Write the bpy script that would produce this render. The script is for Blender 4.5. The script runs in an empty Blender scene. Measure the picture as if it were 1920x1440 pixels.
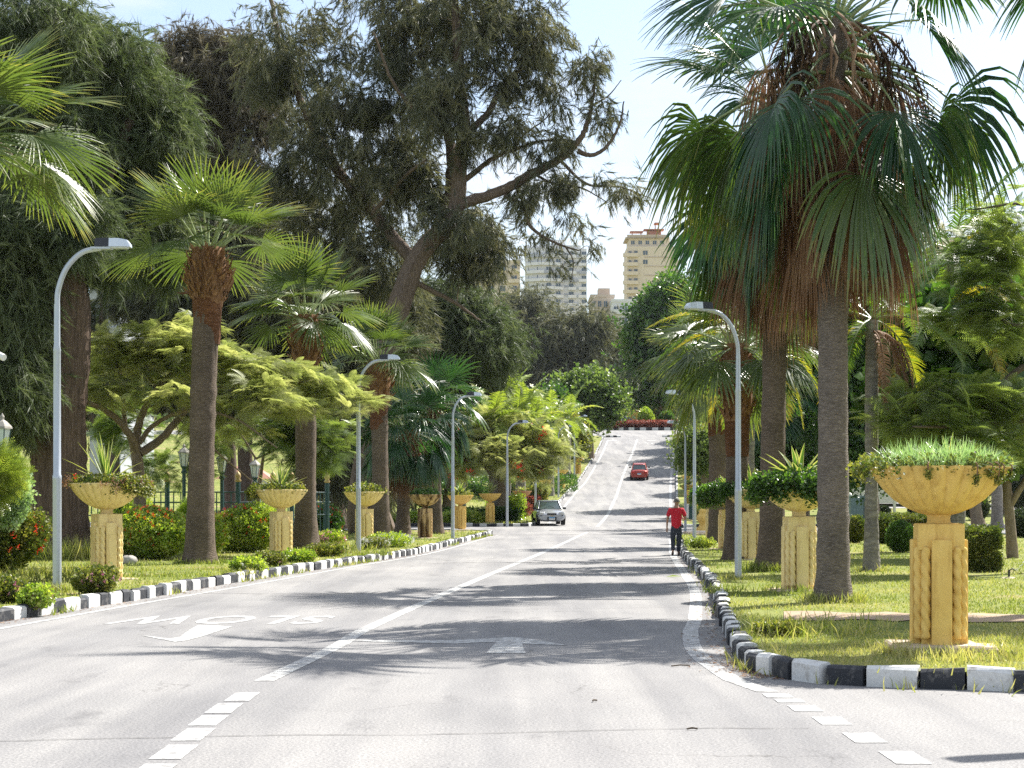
import bpy, math, random
import numpy as np
from mathutils import Vector, Matrix, geometry
PI = math.pi
R = math.radians
random.seed(7)
rng = np.random.default_rng(7)
C = bpy.context.scene.collection
sc = bpy.context.scene

# ------------------------------------------------------------------ camera
CH, FP = 1.69, 3200.0            # eye height; focal length in photo pixels (1920 wide)
cam_d = bpy.data.cameras.new("camera"); cam = bpy.data.objects.new("camera", cam_d); C.objects.link(cam)
cam_d.sensor_width = 36.0; cam_d.lens = 36.0 * FP / 1920
cam_d.shift_y = 217 / 1920; cam_d.clip_start = 0.1; cam_d.clip_end = 5000
cam.location = (0, 0, CH); cam.rotation_euler = (R(90), 0, 0)
sc.camera = cam

# ------------------------------------------------------------------ world, sun, exposure
SUN_EL, SUN_AZ = 48.0, 45.0      # degrees above the horizon; degrees right of the view direction
w = bpy.data.worlds.new("World"); sc.world = w; w.use_nodes = True
nt = w.node_tree; nt.nodes.clear()
sky = nt.nodes.new("ShaderNodeTexSky"); sky.sky_type = 'NISHITA'; sky.sun_disc = False
sky.sun_elevation = R(SUN_EL); sky.sun_rotation = R(SUN_AZ); sky.air_density = 1.0; sky.dust_density = 1.2; sky.ozone_density = 1.2
bg = nt.nodes.new("ShaderNodeBackground"); bg.inputs[1].default_value = 0.09
wo = nt.nodes.new("ShaderNodeOutputWorld")
tc = nt.nodes.new("ShaderNodeTexCoord"); mp = nt.nodes.new("ShaderNodeMapping"); mp.inputs['Scale'].default_value = (3, 3, 9)
mp.inputs['Location'].default_value = (0.4, 0.0, 0.3)
nz = nt.nodes.new("ShaderNodeTexNoise"); nz.inputs['Scale'].default_value = 1.3; nz.inputs['Detail'].default_value = 6; nz.inputs['Roughness'].default_value = .6
cr = nt.nodes.new("ShaderNodeValToRGB"); cr.color_ramp.elements[0].position = .42; cr.color_ramp.elements[1].position = .62
cr.color_ramp.elements[0].color = (.15, .15, .15, 1); cr.color_ramp.elements[1].color = (.9, .9, .9, 1)
mx = nt.nodes.new("ShaderNodeMix"); mx.data_type = 'RGBA'; mx.inputs['B'].default_value = (5.0, 5.15, 5.4, 1)
nt.links.new(tc.outputs['Generated'], mp.inputs[0]); nt.links.new(mp.outputs[0], nz.inputs['Vector'])
nt.links.new(nz.outputs['Fac'], cr.inputs[0]); nt.links.new(cr.outputs[0], mx.inputs['Factor'])
nt.links.new(sky.outputs[0], mx.inputs['A']); nt.links.new(mx.outputs['Result'], bg.inputs[0]); nt.links.new(bg.outputs[0], wo.inputs[0])
sd = bpy.data.lights.new("sun", 'SUN'); sd.energy = 4.6; sd.angle = R(0.5); sd.color = (1.0, .96, .89)
so = bpy.data.objects.new("sun", sd); C.objects.link(so)
sv = Vector((math.cos(R(SUN_EL)) * math.sin(R(SUN_AZ)), math.cos(R(SUN_EL)) * math.cos(R(SUN_AZ)), math.sin(R(SUN_EL))))
so.rotation_euler = sv.to_track_quat('Z', 'Y').to_euler(); so.location = (30, 30, 60)
sc.view_settings.view_transform = 'Standard'; sc.view_settings.look = 'None'
sc.view_settings.exposure = 1.27; sc.view_settings.gamma = 1.0
try:
    sc.cycles.use_denoising = False; sc.cycles.max_bounces = 7; sc.cycles.diffuse_bounces = 3
    sc.cycles.transmission_bounces = 4; sc.cycles.transparent_max_bounces = 6
except Exception: pass

HAZE = .00005
# ------------------------------------------------------------------ materials
def mat_new(name):
    m = bpy.data.materials.new(name); m.use_nodes = True; n = m.node_tree; n.nodes.clear()
    o = n.nodes.new("ShaderNodeOutputMaterial"); return m, n, o
def ramp(n, stops):
    r = n.nodes.new("ShaderNodeValToRGB"); e = r.color_ramp.elements
    while len(e) < len(stops): e.new(.5)
    for el, (p, c) in zip(e, stops): el.position = p; el.color = (*c, 1)
    return r
def coords(n, kind='Object', scale=(1, 1, 1)):
    t = n.nodes.new("ShaderNodeTexCoord"); m = n.nodes.new("ShaderNodeMapping"); m.inputs['Scale'].default_value = scale
    n.links.new(t.outputs[kind], m.inputs[0]); return m.outputs[0]
def noise(n, vec, scale, detail=4, rough=.55):
    q = n.nodes.new("ShaderNodeTexNoise"); q.inputs['Scale'].default_value = scale; q.inputs['Detail'].default_value = detail
    q.inputs['Roughness'].default_value = rough; n.links.new(vec, q.inputs['Vector']); return q.outputs['Fac']
def mixc(n, f, a, b, bt='MIX'):
    m = n.nodes.new("ShaderNodeMix"); m.data_type = 'RGBA'; m.blend_type = bt
    for s, x in (('Factor', f), ('A', a), ('B', b)):
        if hasattr(x, 'is_output'): n.links.new(x, m.inputs[s])
        else: m.inputs[s].default_value = x if s == 'Factor' else (*x, 1)
    return m.outputs['Result']
def bump(n, h, strength, dist=.02):
    b = n.nodes.new("ShaderNodeBump"); b.inputs['Strength'].default_value = strength; b.inputs['Distance'].default_value = dist
    n.links.new(h, b.inputs['Height']); return b.outputs[0]
def bsdf(n, o, col, rough=.6, metal=0., spec=.5, normal=None, coat=0.):
    p = n.nodes.new("ShaderNodeBsdfPrincipled")
    if hasattr(col, 'is_output'): n.links.new(col, p.inputs['Base Color'])
    else: p.inputs['Base Color'].default_value = (*col, 1)
    if hasattr(rough, 'is_output'): n.links.new(rough, p.inputs['Roughness'])
    else: p.inputs['Roughness'].default_value = rough
    p.inputs['Metallic'].default_value = metal; p.inputs['Specular IOR Level'].default_value = spec
    p.inputs['Coat Weight'].default_value = coat
    if normal is not None: n.links.new(normal, p.inputs['Normal'])
    n.links.new(p.outputs[0], o.inputs[0]); return p
def plain(name, col, rough=.6, metal=0., spec=.5, var=.12, scale=6, coat=0.):
    m, n, o = mat_new(name); v = coords(n)
    f = noise(n, v, scale, 5)
    c = mixc(n, f, tuple(x * (1 - var) for x in col), tuple(min(1, x * (1 + var)) for x in col))
    bsdf(n, o, c, rough, metal, spec, bump(n, noise(n, v, scale * 12, 3), .12, .004), coat); return m
def leaf(name, cols, trans=.4, rough=.5, spec=.45, tint=(1.25, 1.45, .55)):
    """leaf colours picked per leaf by the face attribute v"""
    m, n, o = mat_new(name)
    a = n.nodes.new("ShaderNodeAttribute"); a.attribute_name = "v"
    k = len(cols); r = ramp(n, [(i / (k - 1), c) for i, c in enumerate(cols)])
    n.links.new(a.outputs['Fac'], r.inputs[0])
    p = n.nodes.new("ShaderNodeBsdfPrincipled"); n.links.new(r.outputs[0], p.inputs['Base Color'])
    p.inputs['Roughness'].default_value = rough; p.inputs['Specular IOR Level'].default_value = spec
    t = n.nodes.new("ShaderNodeBsdfTranslucent"); n.links.new(mixc(n, 1., r.outputs[0], tint, 'MULTIPLY'), t.inputs[0])
    s = n.nodes.new("ShaderNodeMixShader"); s.inputs[0].default_value = trans
    n.links.new(p.outputs[0], s.inputs[1]); n.links.new(t.outputs[0], s.inputs[2]); n.links.new(s.outputs[0], o.inputs[0]); return m
def bark(name, c1, c2, rings=0., sc_=(1, 1, 1), strength=.6):
    m, n, o = mat_new(name); v = coords(n, 'Object', sc_)
    f = noise(n, v, 5, 8, .65)
    col = ramp(n, [(.3, c1), (.7, c2)]); n.links.new(f, col.inputs[0])
    h = f; c = col.outputs[0]
    if rings:
        v2 = coords(n); wv = n.nodes.new("ShaderNodeTexWave"); wv.bands_direction = 'Z'; wv.inputs['Scale'].default_value = rings
        wv.inputs['Distortion'].default_value = 14; wv.inputs['Detail'].default_value = 4; wv.inputs['Detail Scale'].default_value = 1.5; n.links.new(v2, wv.inputs[0])
        h = mixc(n, .5, f, wv.outputs['Fac'])
        rr = ramp(n, [(0., (.74, .74, .74)), (1., (1, 1, 1))]); n.links.new(wv.outputs['Fac'], rr.inputs[0])
        c = mixc(n, 1., c, rr.outputs[0], 'MULTIPLY'); r2 = ramp(n, [(.3, (.62, .62, .62)), (.7, (1.2, 1.17, 1.13))]); n.links.new(noise(n, coords(n), 1.4, 6, .7), r2.inputs[0]); c = mixc(n, 1., c, r2.outputs[0], 'MULTIPLY')
    bsdf(n, o, c, .9, 0, .2, bump(n, h, strength, .03)); return m

def m_asphalt():
    m, n, o = mat_new("asphalt"); v = coords(n)
    big = noise(n, v, .16, 5, .6); fine = noise(n, v, 46, 3, .8)
    mid = noise(n, coords(n, 'Object', (1, .25, 1)), 1.3, 5)
    a = ramp(n, [(.3, (.215, .213, .212)), (.7, (.290, .283, .275))]); n.links.new(big, a.inputs[0])
    b = ramp(n, [(.32, (.52, .52, .53)), (.5, (.98, .98, .98)), (.66, (1.42, 1.40, 1.36))]); n.links.new(fine, b.inputs[0])
    st = ramp(n, [(.38, (.78, .78, .80)), (.6, (1.04, 1.03, 1.02))]); n.links.new(noise(n, coords(n, 'Object', (1.1, .05, 1)), 1., 4, .6), st.inputs[0]); oil = ramp(n, [(.60, (1, 1, 1)), (.72, (.74, .74, .75))]); n.links.new(noise(n, coords(n, 'Object', (1.6, .8, 1)), .8, 5, .6), oil.inputs[0])
    d = ramp(n, [(.3, (.86, .86, .87)), (.62, (1.04, 1.04, 1.04))]); n.links.new(mid, d.inputs[0])
    c = mixc(n, 1., mixc(n, 1., a.outputs[0], b.outputs[0], 'MULTIPLY'), d.outputs[0], 'MULTIPLY'); c = mixc(n, 1., mixc(n, 1., c, st.outputs[0], 'MULTIPLY'), oil.outputs[0], 'MULTIPLY')
    vo = n.nodes.new("ShaderNodeTexVoronoi"); vo.feature = 'DISTANCE_TO_EDGE'; vo.inputs['Scale'].default_value = .33
    wv = n.nodes.new("ShaderNodeVectorMath"); wv.operation = 'ADD'
    q = n.nodes.new("ShaderNodeTexNoise"); q.inputs['Scale'].default_value = 1.5; q.inputs['Detail'].default_value = 6
    n.links.new(v, q.inputs['Vector']); n.links.new(q.outputs['Color'], wv.inputs[0]); n.links.new(v, wv.inputs[1]); n.links.new(wv.outputs[0], vo.inputs['Vector'])
    cr_ = ramp(n, [(0., (.55, .54, .53)), (.006, (1, 1, 1))]); n.links.new(vo.outputs['Distance'], cr_.inputs[0])
    keep = ramp(n, [(.52, (0, 0, 0)), (.6, (1, 1, 1))]); n.links.new(noise(n, v, .25, 2), keep.inputs[0])
    c = mixc(n, keep.outputs[0], c, mixc(n, 1., c, cr_.outputs[0], 'MULTIPLY'))
    bsdf(n, o, c, .82, 0, .35, bump(n, fine, .5, .006)); return m
def m_paint(name, col, wear=.5, under=(.24, .235, .23), scale=9):
    m, n, o = mat_new(name); v = coords(n)
    f = noise(n, v, scale, 7, .7); r = ramp(n, [(wear - .08, (0, 0, 0)), (wear + .08, (1, 1, 1))]); n.links.new(f, r.inputs[0])
    s = noise(n, v, 45, 3, .7); a = ramp(n, [(.3, tuple(x * .8 for x in col)), (.7, col)]); n.links.new(s, a.inputs[0])
    bsdf(n, o, mixc(n, r.outputs[0], under, a.outputs[0]), .7, 0, .35, bump(n, s, .4, .004)); return m
def m_lawn(name="lawn_grass", dry=.5):
    m, n, o = mat_new(name); v = coords(n)
    f = noise(n, v, .35, 5, .6); g = noise(n, v, 9, 5, .7); s = noise(n, v, 60, 2, .7); p = noise(n, coords(n, 'Object', (.5, 1, 1)), .55, 4, .6)
    a = ramp(n, [(.3, (.15, .19, .05)), (.5, (.235, .265, .08)), (.72, (.34, .32, .13))]); n.links.new(f, a.inputs[0])
    b = ramp(n, [(.25, (.6, .62, .6)), (.75, (1.3, 1.25, 1.2))]); n.links.new(g, b.inputs[0])
    d = ramp(n, [(.3, (.6, .6, .6)), (.7, (1.25, 1.25, 1.25))]); n.links.new(s, d.inputs[0])
    c = mixc(n, 1., mixc(n, 1., a.outputs[0], b.outputs[0], 'MULTIPLY'), d.outputs[0], 'MULTIPLY')
    e = ramp(n, [(dry + .1, (0, 0, 0)), (dry + .17, (1, 1, 1))]); n.links.new(p, e.inputs[0])
    c = mixc(n, e.outputs[0], c, (.33, .24, .15))
    bsdf(n, o, c, .95, 0, .1, bump(n, g, .7, .05)); return m
def m_stone(name, c1, c2, grime=(.35, .22, .1), dark=None):
    m, n, o = mat_new(name); v = coords(n)
    f = noise(n, v, 3.2, 7, .65); g = noise(n, coords(n, 'Object', (6, 6, .9)), 2.1, 5, .6)
    a = ramp(n, [(.3, c1), (.7, c2)]); n.links.new(f, a.inputs[0])
    b = ramp(n, [(.28, grime), (.5, (1, 1, 1))]); n.links.new(g, b.inputs[0])
    c = mixc(n, .42, a.outputs[0], mixc(n, 1., a.outputs[0], b.outputs[0], 'MULTIPLY'))
    if dark:
        k = ramp(n, [(.42, dark), (.56, (1, 1, 1))]); n.links.new(noise(n, coords(n, 'Object', (3, 3, .5)), 1.6, 4), k.inputs[0])
        c = mixc(n, 1., c, k.outputs[0], 'MULTIPLY')
    bsdf(n, o, c, .85, 0, .25, bump(n, noise(n, v, 40, 4, .6), .22, .005)); return m

M = dict(
    asphalt=m_asphalt(), paint=m_paint("road_paint", (.56, .56, .54), .49), paint_worn=m_paint("worn_road_paint", (.52, .52, .51), .47, scale=7),
    kerb_white=m_paint("kerb_white", (.70, .70, .68), .38, (.36, .33, .29), 7), kerb_black=m_paint("kerb_black", (.035, .038, .045), .40, (.15, .145, .14), 7),
    lawn=m_lawn(), dirt=plain("dirt", (.36, .26, .17), .95, var=.25, scale=2), ground=m_lawn("ground_grass", .44),
    crack=plain("tar", (.09, .085, .08), .9), field=plain("dry_field", (.42, .33, .22), .95, var=.2, scale=.5),
    stone=m_stone("yellow_render", (.72, .47, .13), (.82, .58, .19)), stone_pale=m_stone("pale_yellow_render", (.76, .59, .26), (.86, .69, .36)),
    stone_stain=m_stone("stained_render", (.55, .37, .18), (.66, .47, .25), dark=(.16, .13, .1)), stone_pink=m_stone("pinkish_render", (.52, .30, .17), (.62, .38, .22)),
    slab=m_stone("footing_stone", (.46, .36, .25), (.60, .50, .37)), soil=plain("soil", (.07, .05, .035), .95),
    steel=plain("galvanised_steel", (.46, .50, .55), .42, .55, .5, .08), lamp_grey=plain("lamp_casing", (.62, .68, .76), .3, .3, .5, .06), lamp_black=plain("lamp_black", (.02, .022, .028), .35),
    glass_lamp=plain("lamp_glass", (.62, .66, .66), .2), green_iron=plain("green_iron", (.018, .06, .065), .45), gold=plain("gold_finial", (.42, .30, .13), .5, .3),
    palm_bark=bark("palm_bark", (.11, .085, .064), (.235, .185, .145), 8.5, (2, 2, 6), .7), palm_bark_grey=bark("grey_brown_palm_bark", (.145, .122, .105), (.29, .25, .22), 8, (2, 2, 6), .7), palm_bark_red=bark("palm_bark_red", (.12, .05, .025), (.26, .13, .07), 9, (1, 1, 4), .9),
    grey_bark=bark("grey_palm_bark", (.19, .175, .155), (.36, .34, .31), 2.2, (1, 1, 2), .4), boots=bark("leaf_bases", (.10, .045, .022), (.33, .19, .10), 0, (2, 2, 1), .5),
    cas_bark=bark("casuarina_bark", (.06, .045, .036), (.20, .15, .115), 0, (4, 4, .7), 1.), cas_bark_red=bark("red_casuarina_bark", (.055, .04, .03), (.20, .14, .105), 0, (4, 4, .35), 1.),
    twig=bark("twig_bark", (.07, .055, .04), (.17, .135, .10), 0, (2, 2, 1), .4), pale_bark=bark("pale_bark", (.15, .115, .08), (.29, .23, .165), 0, (2, 2, 1), .5),
    cas=leaf("casuarina_needles", [(.055, .065, .045), (.12, .13, .08), (.25, .24, .155)], .32, .55, .35, (1.2, 1.2, .7)),
    cas_b=leaf("brown_casuarina_needles", [(.07, .06, .045), (.13, .115, .08), (.22, .19, .135)], .25, .6, .3, (1.2, 1.15, .8)),
    cas_g=leaf("green_casuarina_needles", [(.06, .085, .045), (.115, .145, .075), (.20, .225, .12)], .3, .55, .35, (1.2, 1.3, .7)),
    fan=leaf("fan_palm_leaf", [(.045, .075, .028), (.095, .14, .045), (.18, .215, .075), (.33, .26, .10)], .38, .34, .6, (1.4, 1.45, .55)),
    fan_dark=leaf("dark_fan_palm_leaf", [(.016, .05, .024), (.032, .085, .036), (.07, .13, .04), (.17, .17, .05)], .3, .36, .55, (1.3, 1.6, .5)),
    petiole=leaf("petiole", [(.14, .2, .07), (.3, .36, .16)], .1, .35, .5), dead=leaf("dead_frond", [(.13, .07, .04), (.27, .16, .095), (.46, .32, .21)], .2, .7, .2, (1.2, .9, .6)),
    fruit=leaf("fruit_stalks", [(.018, .013, .01), (.06, .035, .02), (.13, .08, .045)], .05, .7, .2),
    feather=leaf("feather_palm_leaf", [(.03, .075, .02), (.07, .13, .03), (.16, .22, .045), (.40, .30, .03)], .38, .4, .5, (1.5, 1.6, .4)),
    areca=leaf("bright_palm_leaf", [(.13, .19, .04), (.25, .32, .07), (.42, .44, .12)], .4, .35, .5, (1.3, 1.35, .5)),
    poin=leaf("poinciana_leaf", [(.22, .27, .10), (.38, .41, .17), (.55, .54, .28)], .45, .5, .35, (1.15, 1.2, .7)), poin_g=leaf("green_poinciana_leaf", [(.08, .13, .045), (.17, .23, .08), (.32, .37, .15)], .4, .45, .4, (1.3, 1.4, .55)),
    broad=leaf("broad_leaf", [(.025, .055, .018), (.06, .12, .03), (.13, .21, .055)], .38, .35, .5, (1.5, 1.8, .45)), broad_d=leaf("dark_tree_leaf", [(.022, .034, .02), (.045, .062, .032), (.085, .10, .05)], .25, .5, .4),
    hedge=leaf("hedge_leaf", [(.11, .19, .03), (.27, .37, .06), (.50, .53, .15)], .4, .28, .5, (1.4, 1.5, .4)), hedge_y=leaf("yellowing_leaf", [(.05, .08, .02), (.16, .18, .04), (.36, .32, .08)], .35, .5, .4),
    redleaf=leaf("red_leaf", [(.10, .035, .025), (.26, .10, .07), (.42, .22, .15)], .3, .5, .3, (1.3, .7, .6)), flower_r=leaf("red_petal", [(.55, .02, .015), (.75, .05, .03), (.8, .16, .08)], .35, .5, .3, (1.2, .5, .4)),
    flower_p=leaf("pink_petal", [(.65, .2, .35), (.8, .5, .6)], .3, .5, .3, (1, .8, .9)), flower_w=leaf("white_petal", [(.6, .6, .55), (.8, .8, .75)], .3, .5, .3, (1, 1, 1)),
    agave=leaf("variegated_leaf", [(.10, .2, .04), (.09, .18, .05), (.46, .46, .16), (.62, .6, .3)], .3, .32, .5, (1.2, 1.25, .5)), grass=leaf("grass_blade", [(.12, .17, .035), (.24, .28, .07), (.38, .38, .14), (.52, .46, .25)], .35, .5, .3, (1.3, 1.4, .5)),
    grass_b=leaf("bluish_grass_blade", [(.16, .26, .12), (.32, .44, .26), (.55, .62, .48)], .3, .35, .5),
    skin=plain("skin", (.30, .17, .11), .5, var=.05), red_cloth=plain("red_cotton", (.50, .012, .03), .85, var=.1, scale=14), navy=plain("dark_denim", (.028, .034, .05), .85, var=.15, scale=14),
    hair=plain("grey_hair", (.10, .095, .09), .8), shoe=plain("brown_shoe", (.10, .075, .06), .6), white_cap=plain("white_cotton", (.62, .62, .62), .8),
    silver=plain("silver_paint", (.36, .38, .42), .28, .45, .5, .04, coat=.6), car_red=plain("red_paint", (.33, .03, .015), .3, .2, .5, .05, coat=.6), car_blue=plain("blue_grey_paint", (.22, .32, .45), .3, .3, .5, .05, coat=.5),
    rubber=plain("rubber", (.018, .018, .019), .8), carglass=plain("car_glass", (.06, .09, .10), .08, 0, .8, .1), chrome=plain("chrome", (.55, .56, .58), .2, .9), trim=plain("black_trim", (.02, .02, .022), .5),
    plate_b=plain("plate_blue", (.08, .30, .55), .5), plate_w=plain("plate_white", (.65, .66, .66), .5), lens=plain("headlamp_lens", (.55, .57, .58), .12, 0, .8), tail=plain("tail_lens", (.42, .01, .01), .2),
    truck_white=plain("truck_white", (.62, .62, .60), .5), wall_c=m_stone("cream_wall", (.60, .51, .40), (.68, .60, .48), (.8, .7, .6)), wall_w=m_stone("white_wall", (.60, .61, .63), (.70, .71, .73), (.85, .85, .85)), wall_b=m_stone("brown_wall", (.44, .36, .29), (.53, .45, .37), (.8, .7, .6)),
    wall_g=m_stone("grey_wall", (.36, .38, .42), (.46, .48, .52), (.85, .85, .85)), pane=plain("window_glass", (.05, .08, .11), .15, 0, .7), roofred=plain("roof_red", (.42, .2, .14), .8), band=plain("grey_band", (.36, .38, .43), .7),
    rock=m_stone("garden_rock", (.25, .24, .22), (.5, .47, .42)), water=plain("water_spray", (.8, .85, .88), .2), camwhite=plain("camera_white", (.7, .7, .7), .4), teal=plain("teal_box", (.14, .22, .21), .6),
)

# ------------------------------------------------------------------ mesh helpers
class MB:
    def __init__(s): s.V, s.L, s.S, s.M, s.A, s.n, s.SM = [], [], [], [], [], 0, []
    def add(s, v, f, mat=0, val=.5, smooth=False):
        v = np.asarray(v, float).reshape(-1, 3); f = np.asarray(f, np.int64)
        s.V.append(v); s.L.append((f + s.n).ravel()); m, k = f.shape
        s.S.append(np.full(m, k)); s.M.append(np.full(m, mat)); s.A.append(np.broadcast_to(np.asarray(val, float), (m,)).copy())
        s.SM.append(np.full(m, smooth)); s.n += len(v); return s
    def poly(s, pts, mat=0, val=.5): return s.add(pts, [list(range(len(pts)))], mat, val)
    def mesh(s, name, mats):
        me = bpy.data.meshes.new(name); V = np.concatenate(s.V); L = np.concatenate(s.L); S = np.concatenate(s.S)
        me.vertices.add(len(V)); me.vertices.foreach_set('co', V.ravel()); me.loops.add(len(L)); me.loops.foreach_set('vertex_index', L.astype(np.int32))
        me.polygons.add(len(S)); me.polygons.foreach_set('loop_start', (np.cumsum(S) - S).astype(np.int32))
        me.polygons.foreach_set('material_index', np.concatenate(s.M).astype(np.int32)); me.polygons.foreach_set('use_smooth', np.concatenate(s.SM))
        for m in (mats if isinstance(mats, (list, tuple)) else [mats]): me.materials.append(m)
        a = me.attributes.new('v', 'FLOAT', 'FACE'); a.data.foreach_set('value', np.concatenate(s.A).astype(np.float32))
        me.update(calc_edges=True); return me
    def build(s, name, mats, parent=None, loc=None):
        o = bpy.data.objects.new(name, s.mesh(name, mats)); C.objects.link(o)
        if parent is not None: o.parent = parent
        if loc is not None: o.location = loc
        return o
def tag(o, label, cat=None, group=None, kind=None):
    if label: o['label'] = label
    if cat: o['category'] = cat
    if group: o['group'] = group
    if kind: o['kind'] = kind
    return o
def thing(name, label, cat, loc=(0, 0, 0), rz=0, group=None, s=1):
    o = bpy.data.objects.new(name, None); C.objects.link(o); o.location = loc; o.rotation_euler = (0, 0, rz); o.scale = (s, s, s); o.empty_display_size = .2
    return tag(o, label, cat, group)
def struct(name, mb, mats): return tag(mb.build(name, mats), None, None, None, 'structure')
def dup(root, loc, rz=None, label=None, s=None, group=None):
    def rec(o, par):
        c = o.copy(); C.objects.link(c)
        if par is not None: c.parent = par
        for ch in kids.get(o.name, []): rec(ch, c)
        return c
    kids = {}
    def gather(o):
        for ch in o.children: kids.setdefault(o.name, []).append(ch); gather(ch)
    gather(root); c = rec(root, None); c.location = loc
    if rz is not None: c.rotation_euler = (0, 0, rz)
    if s is not None: c.scale = (s, s, s)
    if label: c['label'] = label
    if group: c['group'] = group
    return c

def box(mb, c, d, mat=0, rz=0, top=1., smooth=False):
    """box centred at c with size d; top scales the upper face"""
    x, y, z = (q / 2 for q in d); p = np.array([(-x, -y, -z), (x, -y, -z), (x, y, -z), (-x, y, -z), (-x * top, -y * top, z), (x * top, -y * top, z), (x * top, y * top, z), (-x * top, y * top, z)])
    if rz: p = p @ np.array([[math.cos(rz), math.sin(rz), 0], [-math.sin(rz), math.cos(rz), 0], [0, 0, 1]])
    return mb.add(p + np.array(c), [(0, 3, 2, 1), (4, 5, 6, 7), (0, 1, 5, 4), (1, 2, 6, 5), (2, 3, 7, 6), (3, 0, 4, 7)], mat, .5, smooth)
def bbox_(mb, c, d, mat=0, b=.02, rz=0):
    """box with chamfered vertical and top edges"""
    x, y, z = (q / 2 for q in d); ring = lambda i: [(-x + i, -y + b), (-x + b, -y + i), (x - b, -y + i), (x - i, -y + b), (x - i, y - b), (x - b, y - i), (-x + b, y - i), (-x + i, y - b)]
    P = [(px, py, pz) for i, pz in ((0, -z), (0, z - b), (b * .9, z)) for px, py in ring(i)]; P = np.array(P)
    if rz: P = P @ np.array([[math.cos(rz), math.sin(rz), 0], [-math.sin(rz), math.cos(rz), 0], [0, 0, 1]])
    F = [[j * 8 + i, j * 8 + (i + 1) % 8, j * 8 + 8 + (i + 1) % 8, j * 8 + 8 + i] for j in range(2) for i in range(8)]
    n = mb.n; mb.add(P + np.array(c), F, mat); mb.add((P + np.array(c))[16:24], [list(range(8))], mat); return mb
def lathe(mb, prof, sides=32, mat=0, c=(0, 0, 0), flute=None, smooth=True, close=False):
    a = np.linspace(0, 2 * PI, sides, endpoint=False); V = []
    for i, (r, z) in enumerate(prof):
        rr = r * (1 + (flute(a, i) if flute else 0)) * np.ones(sides); V.append(np.stack([rr * np.cos(a), rr * np.sin(a), np.full(sides, z)], 1))
    V = np.concatenate(V) + np.array(c); k = np.arange(sides); k2 = (k + 1) % sides
    F = np.concatenate([np.stack([k + j * sides, k2 + j * sides, k2 + (j + 1) * sides, k + (j + 1) * sides], 1) for j in range(len(prof) - 1)])
    return mb.add(V, F, mat, .5, smooth)
def smooth_line(P, n):
    """Catmull-Rom through the rows of P (any width)"""
    P = np.asarray(P, float)
    if len(P) < 3: return np.array([P[0] + (P[-1] - P[0]) * t for t in np.linspace(0, 1, n * (len(P) - 1) + 1)])
    Q = np.vstack([2 * P[0] - P[1], P, 2 * P[-1] - P[-2]]); out = []
    for i in range(1, len(Q) - 2):
        for t in np.linspace(0, 1, n, endpoint=False):
            a, b, c, d = Q[i - 1], Q[i], Q[i + 1], Q[i + 2]
            out.append(.5 * (2 * b + (c - a) * t + (2 * a - 5 * b + 4 * c - d) * t * t + (3 * b - a - 3 * c + d) * t ** 3))
    out.append(P[-1]); return np.array(out)
def tube(mb, P, rad, sides=8, mat=0, rough=0., val=.5, smooth=True, cap=False, lobes=0):
    P = np.asarray(P, float); n = len(P); rad = np.broadcast_to(np.asarray(rad, float), (n,)); T = np.gradient(P, axis=0); T /= np.linalg.norm(T, axis=1)[:, None] + 1e-9
    u = np.cross(T[0], (0, 0, 1.) if abs(T[0][2]) < .9 else (1., 0, 0)); u /= np.linalg.norm(u); a = np.linspace(0, 2 * PI, sides, endpoint=False); V = []
    for i in range(n):
        u = u - T[i] * u.dot(T[i]); u /= np.linalg.norm(u) + 1e-9; v = np.cross(T[i], u); r = rad[i] * (1 + (rng.uniform(-rough, rough, sides) if rough else 0) + (.12 * np.sin(a * lobes + i * .02) + .07 * np.sin(a * (lobes + 4) + 1) if lobes else 0))
        V.append(P[i] + (np.cos(a) * r)[:, None] * u + (np.sin(a) * r)[:, None] * v)
    V = np.concatenate(V); k = np.arange(sides); k2 = (k + 1) % sides
    F = np.concatenate([np.stack([k + j * sides, k2 + j * sides, k2 + (j + 1) * sides, k + (j + 1) * sides], 1) for j in range(n - 1)])
    mb.add(V, F, mat, val, smooth)
    if cap: mb.add(V[-sides:], [list(range(sides))], mat, val); mb.add(V[:sides][::-1], [list(range(sides))], mat, val)
    return mb
def frames(D, roll=None):
    """rotation matrices whose local X goes along the rows of D"""
    D = D / (np.linalg.norm(D, axis=1)[:, None] + 1e-9); up = np.where(np.abs(D[:, 2:3]) > .95, np.array([[0, 1., 0]]), np.array([[0, 0, 1.]]))
    Y = np.cross(up, D); Y /= np.linalg.norm(Y, axis=1)[:, None] + 1e-9; Z = np.cross(D, Y)
    if roll is not None: c, s = np.cos(roll)[:, None], np.sin(roll)[:, None]; Y, Z = Y * c + Z * s, Z * c - Y * s
    return np.stack([D, Y, Z], 2)
def scatter(mb, tv, tf, P, Rm, S, val, mat=0, tval=0):
    N, K = len(P), len(tv); S = np.broadcast_to(np.asarray(S, float), (N,))
    V = np.einsum('nij,kj->nki', Rm, tv) * S[:, None, None] + P[:, None, :]; F = (tf[None] + (np.arange(N) * K)[:, None, None]).reshape(-1, tf.shape[1])
    v = np.broadcast_to(np.asarray(val, float), (N,)); vv = (v[:, None] + np.broadcast_to(tval, (len(tf),))[None]).ravel(); return mb.add(V.reshape(-1, 3), F, mat, np.clip(vv, 0, 1))
def rdir(n, zlo=-1, zhi=1):
    z = rng.uniform(zlo, zhi, n); a = rng.uniform(0, 2 * PI, n); r = np.sqrt(1 - z * z); return np.stack([r * np.cos(a), r * np.sin(a), z], 1)

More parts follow.
